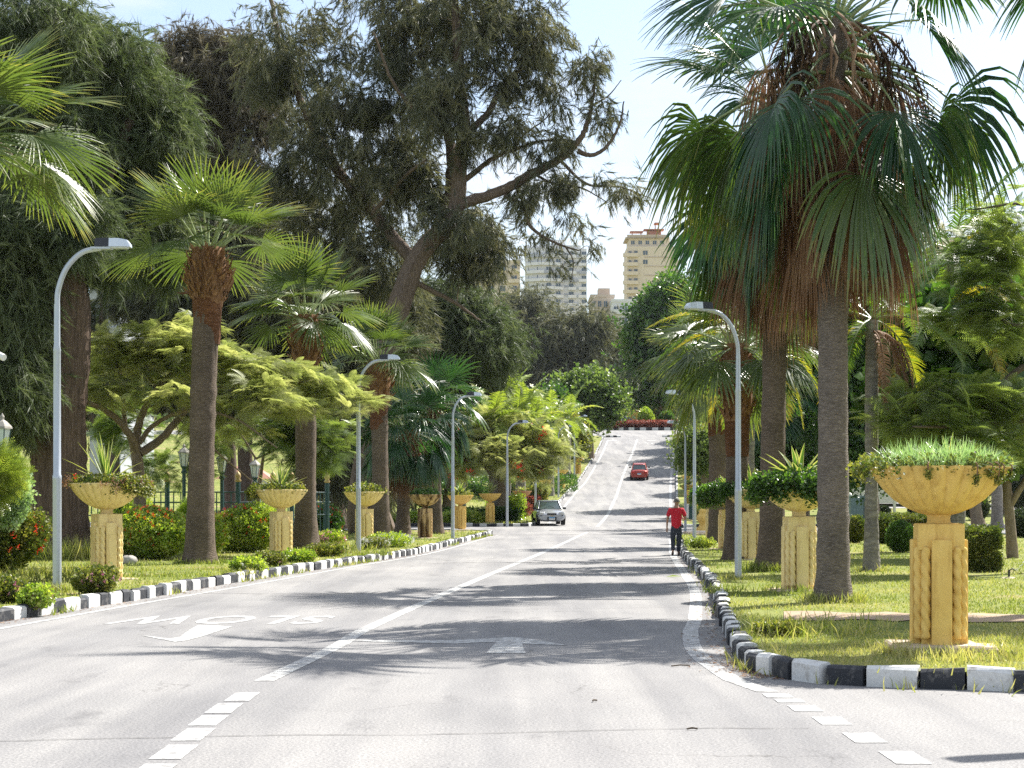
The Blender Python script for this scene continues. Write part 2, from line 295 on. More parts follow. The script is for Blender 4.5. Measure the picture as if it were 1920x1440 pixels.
# ------------------------------------------------------------------ terrain
ZP = [(-60, 0), (90, 0), (101, .12), (120, .6), (145, 1.95), (160, 3.5), (190, 6.7), (210, 9.25), (230, 10.95), (260, 12.4), (300, 14.5), (600, 35), (3000, 60)]
_yy = np.arange(-60, 3001); _z = np.interp(_yy, *zip(*ZP)); _zs = np.convolve(np.pad(_z, 4, 'edge'), np.ones(9) / 9, 'valid')
def road_right(y): return 2.9 + .0925 * (y - 23)
def H(x, y):
    z = np.interp(y, _yy, _zs); e = np.clip((np.asarray(x) - road_right(np.asarray(y)) - 16) / 30, 0, 1); e = e * e * (3 - 2 * e)
    flat = np.interp(y, [0, 100, 200, 400, 3000], [0, .1, 2.0, 14, 60]); return z * (1 - e) + flat * e
LIFT = .15
def gp(px, py, lift=LIFT):
    """point where the line of sight through photo pixel (px, py) meets the ground raised by lift"""
    lo = 8.
    for d in np.arange(8, 900, .25):
        x = (px - 960) / FP * d
        if CH + (937 - py) / FP * d <= float(H(x, d)) + lift: lo = d; break
    return np.array([(px - 960) / FP * lo, lo, float(H((px - 960) / FP * lo, lo)) + lift])
def wp(px, py, d): return np.array([(px - 960) / FP * d, d, CH + (937 - py) / FP * d])

def grid_sheet(xs, ys, lift=0, mat=0):
    mb = MB(); X, Y = np.meshgrid(xs, ys); Z = H(X, Y) + lift; nx, ny = len(xs), len(ys)
    i = np.arange(nx - 1)[None] + (np.arange(ny - 1) * nx)[:, None]; F = np.stack([i, i + 1, i + nx + 1, i + nx], -1).reshape(-1, 4)
    mb.add(np.stack([X, Y, Z], -1), F, mat, .5, True); return mb
gy = np.concatenate([np.arange(-60, 300, 2), np.arange(300, 700, 10), np.arange(700, 3001, 100)])
gx = np.concatenate([np.arange(-1500, -100, 50), np.arange(-100, 101, 4), np.arange(150, 1501, 50)])
struct("ground", grid_sheet(gx, gy, -.06), M['ground'])
struct("road", grid_sheet(np.concatenate([np.arange(-70, 30, 5), np.arange(30, 91, 3)]), np.arange(-12, 241, 1), 0), M['asphalt'])

KL = [(-16, -4), (-11, 6), (-9.2, 12), (-7.75, 20), (-7.15, 23.7), (-6.45, 28.3), (-5.72, 34.7), (-4.35, 44), (-3.15, 52), (-2.35, 62.9), (-1.55, 75), (-1.1, 82), (-1.35, 84.6), (-3.4, 86), (-9, 87), (-30, 89.5), (-68, 94)]
KR = [(34, 9.2), (8, 14.2), (4.34, 15.15), (3.5, 15.4), (2.85, 15.8), (2.52, 16.5), (2.46, 17.3), (2.54, 18.9), (3.03, 24.25), (3.78, 31.8), (4.4, 39.8), (5.3, 52.5), (6.57, 66.8), (7.15, 73), (7.8, 75.2), (10, 76), (30, 78), (88, 84)]
KLF = [(-68, 105), (-30, 102.5), (-6, 100.2), (.2, 100), (1.1, 101.2), (1.6, 106), (4.3, 143), (6.2, 159), (9.1, 188), (11.0, 208), (10.8, 212), (7.5, 214), (-60, 218)]
KRF = [(88, 97), (30, 98.2), (11.6, 98.4), (10.2, 99.5), (10.1, 102), (15.15, 157), (18, 185), (20.5, 209), (21.4, 213), (24.5, 215), (88, 222)]
def ext(K, xo): return [(xo, K[0][1])] + [tuple(k) for k in smooth_line(K, 5)] + [(xo, K[-1][1])]
def inside(x, y, P):
    P = np.asarray(P); c = np.zeros(np.shape(x), bool); j = len(P) - 1
    for i in range(len(P)):
        a, b = P[i], P[j]; t = ((a[1] > y) != (b[1] > y)) & (x < (b[0] - a[0]) * (y - a[1]) / (b[1] - a[1] + 1e-12) + a[0]); c ^= t; j = i
    return c
def lawn_sheet(name, poly, step, lift=LIFT, mat=None, zf=None):
    P = np.array(poly); X, Y = np.meshgrid(np.arange(P[:, 0].min(), P[:, 0].max(), step), np.arange(P[:, 1].min(), P[:, 1].max(), step)); X, Y = X.ravel(), Y.ravel()
    keep = inside(X, Y, P); pts = [Vector(p) for p in P] + [Vector((a, b)) for a, b in zip(X[keep], Y[keep])]
    v, e, f, *_ = geometry.delaunay_2d_cdt(pts, [], [list(range(len(P)))], 1, 1e-4)
    V = np.array([(p[0], p[1], 0) for p in v]); V[:, 2] = H(V[:, 0], V[:, 1]) + lift
    if zf is not None: V[:, 2] += zf(V[:, 0], V[:, 1])
    mb = MB(); mb.add(V, np.array([t for t in f if len(t) == 3]), 0, .5, True); return struct(name, mb, mat or M['lawn'])
PLN, PRN, PLF, PRF = ext(KL, -70), ext(KR, 90), ext(KLF, -70), ext(KRF, 90)
lawn_sheet("lawn", PLN, 2.5); lawn_sheet("lawn", PRN, 2.5); lawn_sheet("lawn", PLF, 4); lawn_sheet("lawn", PRF, 4)
# paths that cross the right-hand park, bare earth on the corner, dry field behind the roundabout
def strip(pts, wd, lift, mat, name, n=8, ragged=0.):
    P = smooth_line(pts, n); T = np.gradient(P, axis=0); T /= np.linalg.norm(T, axis=1)[:, None]; N = np.stack([-T[:, 1], T[:, 0]], 1)
    wr = wd / 2 * np.ones(len(P)) + (rng.uniform(-ragged, ragged, len(P)) if ragged else 0); A, B = P + N * wr[:, None], P - N * wr[:, None]; k = len(P); V = np.vstack([A, B]); V = np.column_stack([V, H(V[:, 0], V[:, 1]) + lift])
    i = np.arange(k - 1); mb = MB(); mb.add(V, np.stack([i + k, i + k + 1, i + 1, i], 1)); return struct(name, mb, mat)
strip([(22, 131), (45, 128), (88, 120)], 9, LIFT + .01, M['asphalt'], "park_road")
strip([(3.6, 22.6), (6, 22.2), (10, 21.2), (20, 19)], 1.5, LIFT + .012, M['dirt'], "bare_path", ragged=.25)
strip([(-2.6, 83.6), (-5, 82.8), (-9, 82.6)], 2.2, LIFT + .012, M['dirt'], "bare_path", ragged=.3)
strip([(-20, 29.3), (-12, 28.4), (-8.3, 28.9)], .35, LIFT + .03, M['slab'], "stone_path", ragged=.06)
strip([(-20, 30.6), (-12, 29.6), (-9.2, 29.7)], .2, LIFT + .03, M['slab'], "stone_path", ragged=.05)
strip([(0, 275), (60, 278)], 44, .05, M['field'], "field", n=4)

def kerb(K, L=.44, hgt=.2, skip=()):
    P = smooth_line(K, 30); d = np.r_[0, np.cumsum(np.linalg.norm(np.diff(P, axis=0), axis=1))]; mb = MB(); s, k = 0., 0
    while s < d[-1] - L:
        ln = L * random.uniform(.8, 1.25); a = np.array([np.interp(s + .008, d, P[:, i]) for i in (0, 1)]); b = np.array([np.interp(s + ln - .012, d, P[:, i]) for i in (0, 1)])
        c = (a + b) / 2; 
        if c[1] > -3 and abs(c[0]) < 45:
            far = c[1] > 130; rz = math.atan2(b[1] - a[1], b[0] - a[0]); t = (b - a) / np.linalg.norm(b - a); nn = np.array([-t[1], t[0]]); q = np.linalg.norm(b - a)
            h0 = hgt + random.uniform(-.02, .02); z0, z1 = float(H(*a)), float(H(*b)); j = random.uniform(-.03, .03); tl = random.uniform(-.02, .02); wv = .085
            V = [];
            for (pt, z) in ((a - nn * tl, z0 + tl * .5), (b + nn * tl, z1 - tl * .5)):
                for off, zz in ((-wv, -.1), (-wv, h0 - .03), (-wv + .03, h0), (wv - .03, h0), (wv, h0 - .03), (wv, -.1)):
                    V.append((*(pt + nn * (off + j)), z + zz + random.uniform(-.008, .008)))
            F = [[i, i + 1, i + 7, i + 6] for i in range(5)]; mb.add(V, F, k % 2); mb.add(V[:6][::-1], [list(range(6))], k % 2); mb.add(V[6:], [list(range(6))], k % 2)
        s += ln; k += 1
    return struct("kerb", mb, [M['kerb_white'], M['kerb_black']])
for K in (KL, KR, KLF, KRF): kerb(K, .38 if K is KR else .45, .185 if K is KR else .19)

# ------------------------------------------------------------------ road markings
def gpr(px, py): p = gp(px, py, 0.0); return (p[0], p[1])
def line(pts, wd, name="road_marking", mat='paint', dash=None, lift=.004):
    """painted line that follows the road exactly: rows on every metre"""
    P = np.array(pts, float); ys = np.unique(np.r_[P[0, 1], P[-1, 1], np.arange(math.ceil(P[0, 1]), P[-1, 1], 1)]); S = smooth_line(P, 12); xs = np.interp(ys, S[:, 1], S[:, 0]); wd = wd / math.cos(math.atan(.09))
    mb = MB(); k = len(ys); V = np.vstack([np.column_stack([xs - wd / 2, ys]), np.column_stack([xs + wd / 2, ys])]); V = np.column_stack([V, H(V[:, 0], V[:, 1]) + lift]); i = np.arange(k - 1)
    mb.add(V, np.stack([i, i + k, i + k + 1, i + 1], 1)); return struct(name, mb, M[mat])
line([(-2.31, 15.9), (-2.0, 20), (-1.86, 22.9), (-.8, 35.3), (1.2, 57), (3.33, 82), (3.9, 88)], .19)
line([(4.95, 99.5), (10.06, 158), (15.35, 209)], .22)
line([(-7.3, 17), (-6.7, 22.4), (-6.0, 28), (-5.3, 32.9), (-4.05, 42.6), (-2.75, 52), (-1.9, 62.9), (-1.15, 75), (-.6, 82)], .12, mat='paint_worn')
line([(2.05, 16.6), (2.03, 18.9), (2.3, 22), (2.6, 24.25), (3.4, 31.8), (4.0, 39.8), (4.95, 52.5), (6.25, 66.8), (6.7, 72)], .2, mat='paint_worn')
line([(2.0, 102), (5.0, 143), (6.9, 159), (9.8, 188), (11.7, 208)], .2); line([(9.6, 102), (14.6, 157), (19.9, 208)], .2)
line([(2.25, 15.0), (2.1, 15.7), (2.05, 16.6)], .2)
for a, b, x in ((14.3, 14.95, -2.31), (13.5, 14.15, -2.33), (12.75, 13.35, -2.32), (11.95, 12.6, -2.29), (11.1, 11.75, -2.26), (10.2, 10.9, -2.24)): line([(x, a), (x, b)], .21, mat='paint_worn')
for a, b, x in ((14.55, 14.85, 2.29), (14.2, 14.45, 2.33), (13.6, 14.0, 2.37), (12.8, 13.25, 2.44), (11.85, 12.35, 2.5), (10.9, 11.45, 2.57), (10.0, 10.5, 2.63)): line([(x, a), (x, b)], .23, mat='paint_worn')
def decal(pix, name="road_marking", mat='paint', lift=.0045):
    mb = MB(); V = []
    for p in pix: q = gpr(*p); V.append((q[0], q[1], float(H(*q)) + lift))
    mb.poly(V[::-1]); return struct(name, mb, M[mat])
decal([(263, 1192), (328, 1206), (353, 1203), (387, 1194), (437, 1175), (373, 1174), (357, 1182), (338, 1197), (320, 1198)])
decal([(911, 1226), (986, 1228), (979, 1210), (1065, 1214), (1010, 1202), (963, 1195), (915, 1200), (850, 1202), (650, 1203), (700, 1206), (850, 1208), (931, 1206)])
def road_text(txt, cx, cy, wd, ln, flip, name="road_marking"):
    cu = bpy.data.curves.new("t", 'FONT'); cu.body = txt; cu.align_x = 'CENTER'; cu.align_y = 'CENTER'; cu.offset = .018; cu.space_character = 1.15
    o = bpy.data.objects.new("t", cu); C.objects.link(o); bpy.context.view_layer.update(); me = bpy.data.meshes.new_from_object(o.evaluated_get(bpy.context.evaluated_depsgraph_get()))
    bpy.data.objects.remove(o); v = np.array([q.co[:] for q in me.vertices]); v[:, :2] -= (v[:, :2].min(0) + v[:, :2].max(0)) / 2; e = np.ptp(v[:, :2], axis=0); v[:, 0] *= wd / e[0]; v[:, 1] *= ln / e[1]
    if flip: v[:, :2] *= -1
    v[:, 0] += cx + .09 * v[:, 1]; v[:, 1] += cy; v[:, 2] = H(v[:, 0], v[:, 1]) + .012 * (cy > 90) + .0045
    for q, p in zip(me.vertices, v): q.co = p
    me.materials.clear(); me.materials.append(M['paint_worn' if flip else 'paint']); me.update()
    o = bpy.data.objects.new(name, me); C.objects.link(o); tag(o, None, kind='structure')
road_text("SLOW", -4.05, 24.0, 2.9, 1.65, True)
road_text("STOP", 17.2, 203, 2.9, 1.8, False)
decal([(1140, 827), (1158, 827), (1149, 823)]); decal([(1212, 827), (1230, 827), (1221, 823)])
def crack(pts, wd, mat='crack'):
    P = smooth_line(pts, 14); P[:, 1] += np.cumsum(rng.normal(0, .012, len(P))) ; n = len(P); wv = wd * rng.uniform(.25, 1., n)
    V = np.vstack([np.column_stack([P[:, 0], P[:, 1] - wv]), np.column_stack([P[:, 0], P[:, 1] + wv])]); V = np.column_stack([V, H(V[:, 0], V[:, 1]) + .006]); i = np.arange(n - 1)
    mb = MB(); mb.add(V, np.stack([i, i + 1, i + n + 1, i + n], 1)); struct("road_crack", mb, M[mat])
crack([(-3.7, 11.9), (-2.2, 12.15), (-.5, 12.3), (1.2, 12.6), (2.2, 12.7)], .009)
crack([(-.9, 81.5), (3, 82), (8, 82.3)], .16); crack([(2.0, 92), (6, 92.6), (8.6, 93.2)], .28)
crack([(-2, 45.5), (-.5, 45.9), (.8, 45.6)], .05); crack([(-6.3, 31), (-4, 30.6), (-1.2, 31.2)], .025)
crack([(.02, 20.9), (.05, 20.4), (-.02, 20.05), (-.09, 19.7)], .02); crack([(-3, 27), (0, 26.4), (2.5, 26.8)], .008)

# ------------------------------------------------------------------ foliage builders
def fan_blade(mb, B, F, U, L, n=30, spread=1.75, droop=.6, fold=.25, mat=0, v=.4, tipv=.4, wm=1.):
    F = F / np.linalg.norm(F); U = U - F * U.dot(F); U /= np.linalg.norm(U) + 1e-9; S = np.cross(F, U); a = np.linspace(-spread, spread, n) + rng.normal(0, .012, n); da = 2 * spread / n * wm
    T = np.array([0, .2, .42, .62, .8, .92, 1.]); Ls = L * (.72 + .28 * np.cos(a * .7)) * rng.uniform(.9, 1.06, n)
    D0 = np.cos(a)[:, None] * F + np.sin(a)[:, None] * S + ((1 - np.cos(a)) * fold)[:, None] * U; D0 /= np.linalg.norm(D0, axis=1)[:, None]
    dr = droop * rng.uniform(.7, 1.4, n); P = [np.repeat(B[None], n, 0)]; W = []
    for j in range(len(T)):
        D = D0 + np.outer(dr * T[j] ** 1.6 * 1.6, (0, 0, -1.)); D /= np.linalg.norm(D, axis=1)[:, None]
        if j: P.append(P[-1] + D * (Ls * (T[j] - T[j - 1]))[:, None])
        x = np.cross(D, U); x /= np.linalg.norm(x, axis=1)[:, None] + 1e-9
        hw = np.tan(da / 2) * Ls * T[j] * 1.06 if T[j] <= .45 else np.tan(da / 2) * Ls * .45 * 1.06 * max(.07, (1.02 - T[j]) / .57) ** .8
        W.append(x * hw[:, None])
    V = np.stack([np.stack([P[j] - W[j], P[j] + U * (np.linalg.norm(W[j], axis=1)[:, None] * .55), P[j] + W[j]], 1) for j in range(len(T))], 1).reshape(-1, 3); K = 3 * len(T)
    tf = np.array([[3 * j + c, 3 * j + c + 1, 3 * j + c + 4, 3 * j + c + 3] for j in range(len(T) - 1) for c in (0, 1)]); tv = np.array([(tipv * rng.uniform(.6, 1) if j >= 4 else 0) for j in range(len(T) - 1) for c in (0, 1)])
    Fq = (tf[None] + (np.arange(n) * K)[:, None, None]).reshape(-1, 4); vv = (np.clip(v + rng.normal(0, .06, n), 0, .75)[:, None] + tv[None]).ravel(); mb.add(V, Fq, mat, np.clip(vv, 0, 1))
def arc(P, D, L, k, n=6):
    """integrates a stalk that bends down; returns points and end direction"""
    out = [np.array(P, float)]; D = np.array(D, float)
    for i in range(n): D = D / np.linalg.norm(D); out.append(out[-1] + D * L / n); D = D + np.array((0, 0, -k / n))
    return np.array(out), D / np.linalg.norm(D)
def fan_frond(mb, top, az, el, pl, bl, k, droop, mats=(0, 1), v=.4, n=30, spread=1.75, tipv=.4, fold=.25, twv=.35, wm=1.):
    d = np.array((math.cos(el) * math.cos(az), math.cos(el) * math.sin(az), math.sin(el))); P, D = arc(top, d, pl, k)
    tube(mb, P, np.linspace(.034, .014, len(P)), 4, mats[1], 0, .5 + .4 * random.random())
    side = np.cross(D, (0, 0, 1.)); side = side if np.linalg.norm(side) > .1 else np.array((math.sin(az), -math.cos(az), 0)); U = np.cross(side, D); U /= np.linalg.norm(U)
    tw = random.uniform(-twv, twv); side /= np.linalg.norm(side); U = U * math.cos(tw) + side * math.sin(tw)
    fan_blade(mb, P[-1], D, U, bl, n, spread, droop, fold, mats[0], v, tipv, wm)
def palm_trunk(mb, h, r, rb, lean=(0, 0), mat=0, sides=20):
    z = np.linspace(-.1, h, 60); t = z / h; rad = r + (rb - r) * np.exp(-np.clip(z, 0, 9) / .55) + rng.normal(0, .006, 60); rad *= 1 + .006 * np.sin(z * 26) + .02 * np.sin(z * 1.7 + rb * 40)
    P = np.stack([lean[0] * np.maximum(t, 0) ** 1.5, lean[1] * np.maximum(t, 0) ** 1.5, z], 1); tube(mb, P, rad, sides, mat, .022); return P[-1]
def boots(mb, top, r, z0, z1, n, bulge=1.4, mat=0):
    tv = np.array([(0, -.5, 0), (0, .5, 0), (.55, -.36, .1), (.55, .36, .1), (1, -.12, .42), (1, .12, .42)]); tv[:, 1] *= .34; tf = np.array([(0, 1, 3, 2), (2, 3, 5, 4)])
    z = rng.uniform(z0, z1, n); a = rng.uniform(0, 2 * PI, n); q = np.sin((z - z0) / (z1 - z0) * PI) * (bulge - 1) + 1; rr = r * q; P = np.stack([top[0] + rr * np.cos(a), top[1] + rr * np.sin(a), z], 1)
    D = np.stack([np.cos(a) * .75, np.sin(a) * .75, rng.uniform(.35, 1.1, n)], 1) + rng.normal(0, .22, (n, 3)); scatter(mb, tv, tf, P, frames(D, rng.normal(0, .5, n)), rng.uniform(.15, .3, n), rng.random(n), mat)
    zz = np.linspace(z0 - .1, z1 + .15, 12); tube(mb, np.stack([np.full(12, top[0]), np.full(12, top[1]), zz], 1), r * (1 + (bulge - 1) * .75 * np.sin(np.linspace(0, PI, 12))), 14, mat, .06)
def fan_palm(label, loc, h, r, rb, crown, group, seed, boot=(1.2, 1.35, 230), bl=1.25, pl=1.2, droop=.5, leafm='fan', skirt=None, twv=.35, fruit=0, red=1.0, n=30, sz=0., barkm='palm_bark', hang=0):
    """crown: list of (count, elevation low, elevation high) in degrees, from young to old leaves"""
    global rng; rng = np.random.default_rng(seed); random.seed(seed)
    t = thing("fan_palm", label, "palm tree", loc, 0, group); m = MB(); lean = (random.uniform(-.2, .2), random.uniform(-.2, .2)); top = palm_trunk(m, h, r, rb, lean)
    m.build("trunk", M[barkm], t)
    if boot: m = MB(); boots(m, top, r * 1.12, h - boot[0], h + .05, boot[2], boot[1]); m.build("leaf_bases", M['boots'], t)
    if red > 0 and boot: m = MB(); tube(m, np.stack([np.full(6, top[0] * .86), np.full(6, top[1] * .86), np.linspace(h - boot[0] - red, h - boot[0] + .1, 6)], 1), [r * 1.0, r * 1.05, r * 1.07, r * 1.1, r * 1.13, r * 1.2], 20, 0, .03); m.build("fibrous_collar", M['palm_bark_red'], t)
    m = MB(); i = 0; tp = np.array(top) + (0, 0, .05)
    for cnt, e0, e1 in crown:
        for _ in range(cnt):
            az = i * 2.39996 + random.uniform(-.25, .25); el = R(random.uniform(e0, e1)); i += 1; old = max(0, min(1, (60 - math.degrees(el)) / 120))
            fan_frond(m, tp + np.array((math.cos(az), math.sin(az), 0)) * r * .5 - np.array((0, 0, sz * old * random.uniform(.5, 1.3))), az, el, pl * random.uniform(.85, 1.15), bl * random.uniform(.88 - twv * .3 + .1, 1.1), .35 + .8 * old, droop * (.35 + 1.5 * old), (0, 1), .2 + .3 * random.random() + (.4 if sz and old > .45 and random.random() < .35 else 0), n, twv=twv)
    m.build("crown", [M[leafm], M['petiole']], t)
    if skirt:
        m = MB()
        for k in range(skirt[0]):
            az = k * 2.39996; q = np.array(tp) - (0, 0, random.uniform(.0, skirt[1])); fan_frond(m, q + np.array((math.cos(az), math.sin(az), 0)) * r * .8, az, R(random.uniform(-60, 5)), random.uniform(.5, .95) * pl * .8, bl * random.uniform(.65, 1.12), 2.2, 4., (0, 0), random.uniform(0, .6), 34, random.uniform(.7, 1.6), .3, twv=.9, wm=.55)
        m.build("dead_fronds", M['dead'], t)
    if hang:
        m = MB()
        for k in range(hang):
            az = random.uniform(0, 2 * PI); P, D = arc(tp - (0, 0, random.uniform(0, 1.2)), (math.cos(az), math.sin(az), .1), random.uniform(1.2, 2.6), random.uniform(3, 6), 8); P += rng.normal(0, .03, P.shape); tube(m, P, np.linspace(.035, .014, len(P)), 4, 0, 0, random.uniform(.8, 1))
        m.build("dry_stalks", M['dead'], t)
    if fruit:
        m = MB()
        for k in range(fruit):
            az = random.uniform(0, 2 * PI); P, D = arc(tp - (0, 0, .2), (math.cos(az), math.sin(az), .3), random.uniform(1.4, 2.4), 3.4, 8); tube(m, P, np.linspace(.03, .012, len(P)), 4, 0, 0, .9)
            for a_, b_ in zip(P[3:], P[4:]):
                nn = 40; Q = a_ + (b_ - a_) * rng.random((nn, 1)) + rng.normal(0, .07, (nn, 3)); D2 = rng.normal(0, .5, (nn, 3)) + (0, 0, -1.1); scatter(m, np.array([(0, -.03, 0), (.5, .06, 0), (1, 0, .03), (.5, -.05, .02)]), np.array([(0, 1, 2, 3)]), Q, frames(D2), .22, rng.random(nn) * .6)
        m.build("fruit_stalks", M['fruit'], t)
    return t
def feather_frond(mb, P0, az, el, L, k, n=42, ll=.42, lw=.035, mats=(0, 1), v=.4, hang=.5, vee=.35, flip=.0):
    P, D = arc(P0, (math.cos(el) * math.cos(az), math.cos(el) * math.sin(az), math.sin(el)), L, k, 14); tube(mb, P, np.linspace(.03, .006, len(P)), 4, mats[1], 0, .4)
    d = np.linspace(0, 1, len(P)); t = np.linspace(.16, .995, n); Q = np.stack([np.interp(t, d, P[:, i]) for i in range(3)], 1); T = np.gradient(Q, axis=0); T /= np.linalg.norm(T, axis=1)[:, None]
    S = np.cross(T, (0, 0, 1.)); S /= np.linalg.norm(S, axis=1)[:, None] + 1e-6; Up = np.cross(S, T)
    ln = ll * (np.sin(np.clip(t * 1.05, 0, 1) * PI * .82 + .35)) ** .7
    for sg in (-1, 1):
        D1 = S * sg * .85 + T * .65 + Up * vee + rng.normal(0, .1, (n, 3)); D1 /= np.linalg.norm(D1, axis=1)[:, None]; D2 = D1 + np.array((0, 0, -hang)) * rng.uniform(.6, 1.4, (n, 1)); D2 /= np.linalg.norm(D2, axis=1)[:, None]
        A = Q; Bm = A + D1 * ln[:, None] * .45; E = Bm + D2 * ln[:, None] * .55; Wd = T * lw * .5
        V = np.stack([A - Wd, A + Wd, Bm - Wd, Bm + Wd, E - Wd * .12, E + Wd * .12], 1).reshape(-1, 3); F = (np.array([(0, 1, 3, 2), (2, 3, 5, 4)])[None] + (np.arange(n) * 6)[:, None, None]).reshape(-1, 4)
        mb.add(V, F, mats[0], np.clip(np.repeat(v + rng.normal(0, .08, n), 2), 0, 1))
def feather_palm(label, loc, h, r, rb, group, seed, nf=20, L=2.6, e0=-20, e1=75, k=1.5, leafm='feather', barkm='grey_bark', ll=.45, lw=.035, dead=0, hang=.5, name="feather_palm", shaft=False, n=42, yel=.1, azs=None):
    global rng; rng = np.random.default_rng(seed); random.seed(seed); t = thing(name, label, "palm tree", loc, 0, group); m = MB()
    top = palm_trunk(m, h, r, rb, (random.uniform(-.2, .2), random.uniform(-.2, .2))); m.build("trunk", M[barkm], t); tp = np.array(top)
    if shaft: m = MB(); tube(m, [tp + (0, 0, z) for z in (0, .4, .9, 1.2)], [r * 1.0, r * 1.05, r * .75, r * .4], 12); m.build("crownshaft", M['areca'], t); tp = tp + (0, 0, 1.1)
    m = MB()
    for i in range(nf):
        az = i * 2.39996 + random.uniform(-.2, .2); u = (i + .5) / nf; el = R(e1 + (e0 - e1) * u + random.uniform(-6, 6))
        if azs and i < len(azs): az = R(azs[i])
        feather_frond(m, tp, az, el, L * random.uniform(.85, 1.1), k * (.6 + .8 * u), n, ll, lw, (0, 1), .3 + .25 * random.random() + (.45 if random.random() < yel else 0), hang)
    m.build("crown", [M[leafm], M['petiole']], t)
    if dead:
        m = MB()
        for i in range(dead): feather_frond(m, tp - (0, 0, .25), random.uniform(0, 2 * PI), R(-5), L * random.uniform(.7, 1.), 4.2, 34, ll * .7, lw, (0, 0), random.uniform(.2, .7), 1.5)
        m.build("dead_fronds", M['dead'], t)
    return t

# leaf templates: local X is the growing direction
def T_needles(n=12, wd=.03, spread=.45):
    g = np.random.default_rng(3); V, F = [], []
    for i in range(n):
        b = np.array((g.uniform(0, .75), 0, 0)) + g.normal(0, .05, 3); d = np.array((1, g.normal(0, spread), g.normal(0, spread))); d /= np.linalg.norm(d); q = np.cross(d, g.normal(0, 1, 3)); q /= np.linalg.norm(q)
        V += [b - q * wd, b + q * wd, b + d * g.uniform(.6, 1.05)]; F.append((3 * i, 3 * i + 1, 3 * i + 2))
    return np.array(V), np.array(F)
def T_leaves(n=9, wd=.22, ln=.55, spread=.9):
    g = np.random.default_rng(4); V, F = [], []
    for i in range(n):
        b = g.normal(0, .32, 3); d = np.array((.6, g.normal(0, spread), g.normal(0, spread))); d /= np.linalg.norm(d); q = np.cross(d, g.normal(0, 1, 3)); q /= np.linalg.norm(q); l = ln * g.uniform(.7, 1.2); up = np.cross(d, q) * l * .12
        V += [b, b + d * l * .45 + q * l * wd * 1.6 + up, b + d * l, b + d * l * .45 - q * l * wd * 1.6 + up]; F.append((4 * i, 4 * i + 1, 4 * i + 2, 4 * i + 3))
    return np.array(V), np.array(F)
def T_spray(n=8, pairs=12):
    """feathery compound leaves fanned out nearly flat round a twig end"""
    g = np.random.default_rng(5); V, F = [], []; k = 0
    for i in range(n):
        a = (i - (n - 1) / 2) * 2.6 / n + g.normal(0, .1); d = np.array((math.cos(a), math.sin(a), g.uniform(-.05, .3))); s = np.array((-math.sin(a), math.cos(a), 0)); b = np.array((g.uniform(-.2, .15), 0, g.normal(0, .05)))
        for j in range(pairs):
            u = (j + .5) / pairs; c = b + d * u + np.array((0, 0, -.35 * u * u)); l = .21 * math.sin(PI * min(1, .25 + u * .72))
            for sg in (-1, 1):
                e = c + s * sg * l + d * l * .45 + np.array((0, 0, -.12 * l)); w_ = d * .019; V += [c - w_, c + w_, e + w_ * .7, e - w_ * .7]; F.append((k, k + 1, k + 2, k + 3)); k += 4
    return np.array(V), np.array(F)
TN, TNB, TL, TS = T_needles(16, .024, .42), T_needles(16, .030, .42), T_leaves(12, .3, .36, 1.), T_spray()
TBIG = T_leaves(6, .36, .85, .8); TSM = T_leaves(12, .3, .4, 1.)

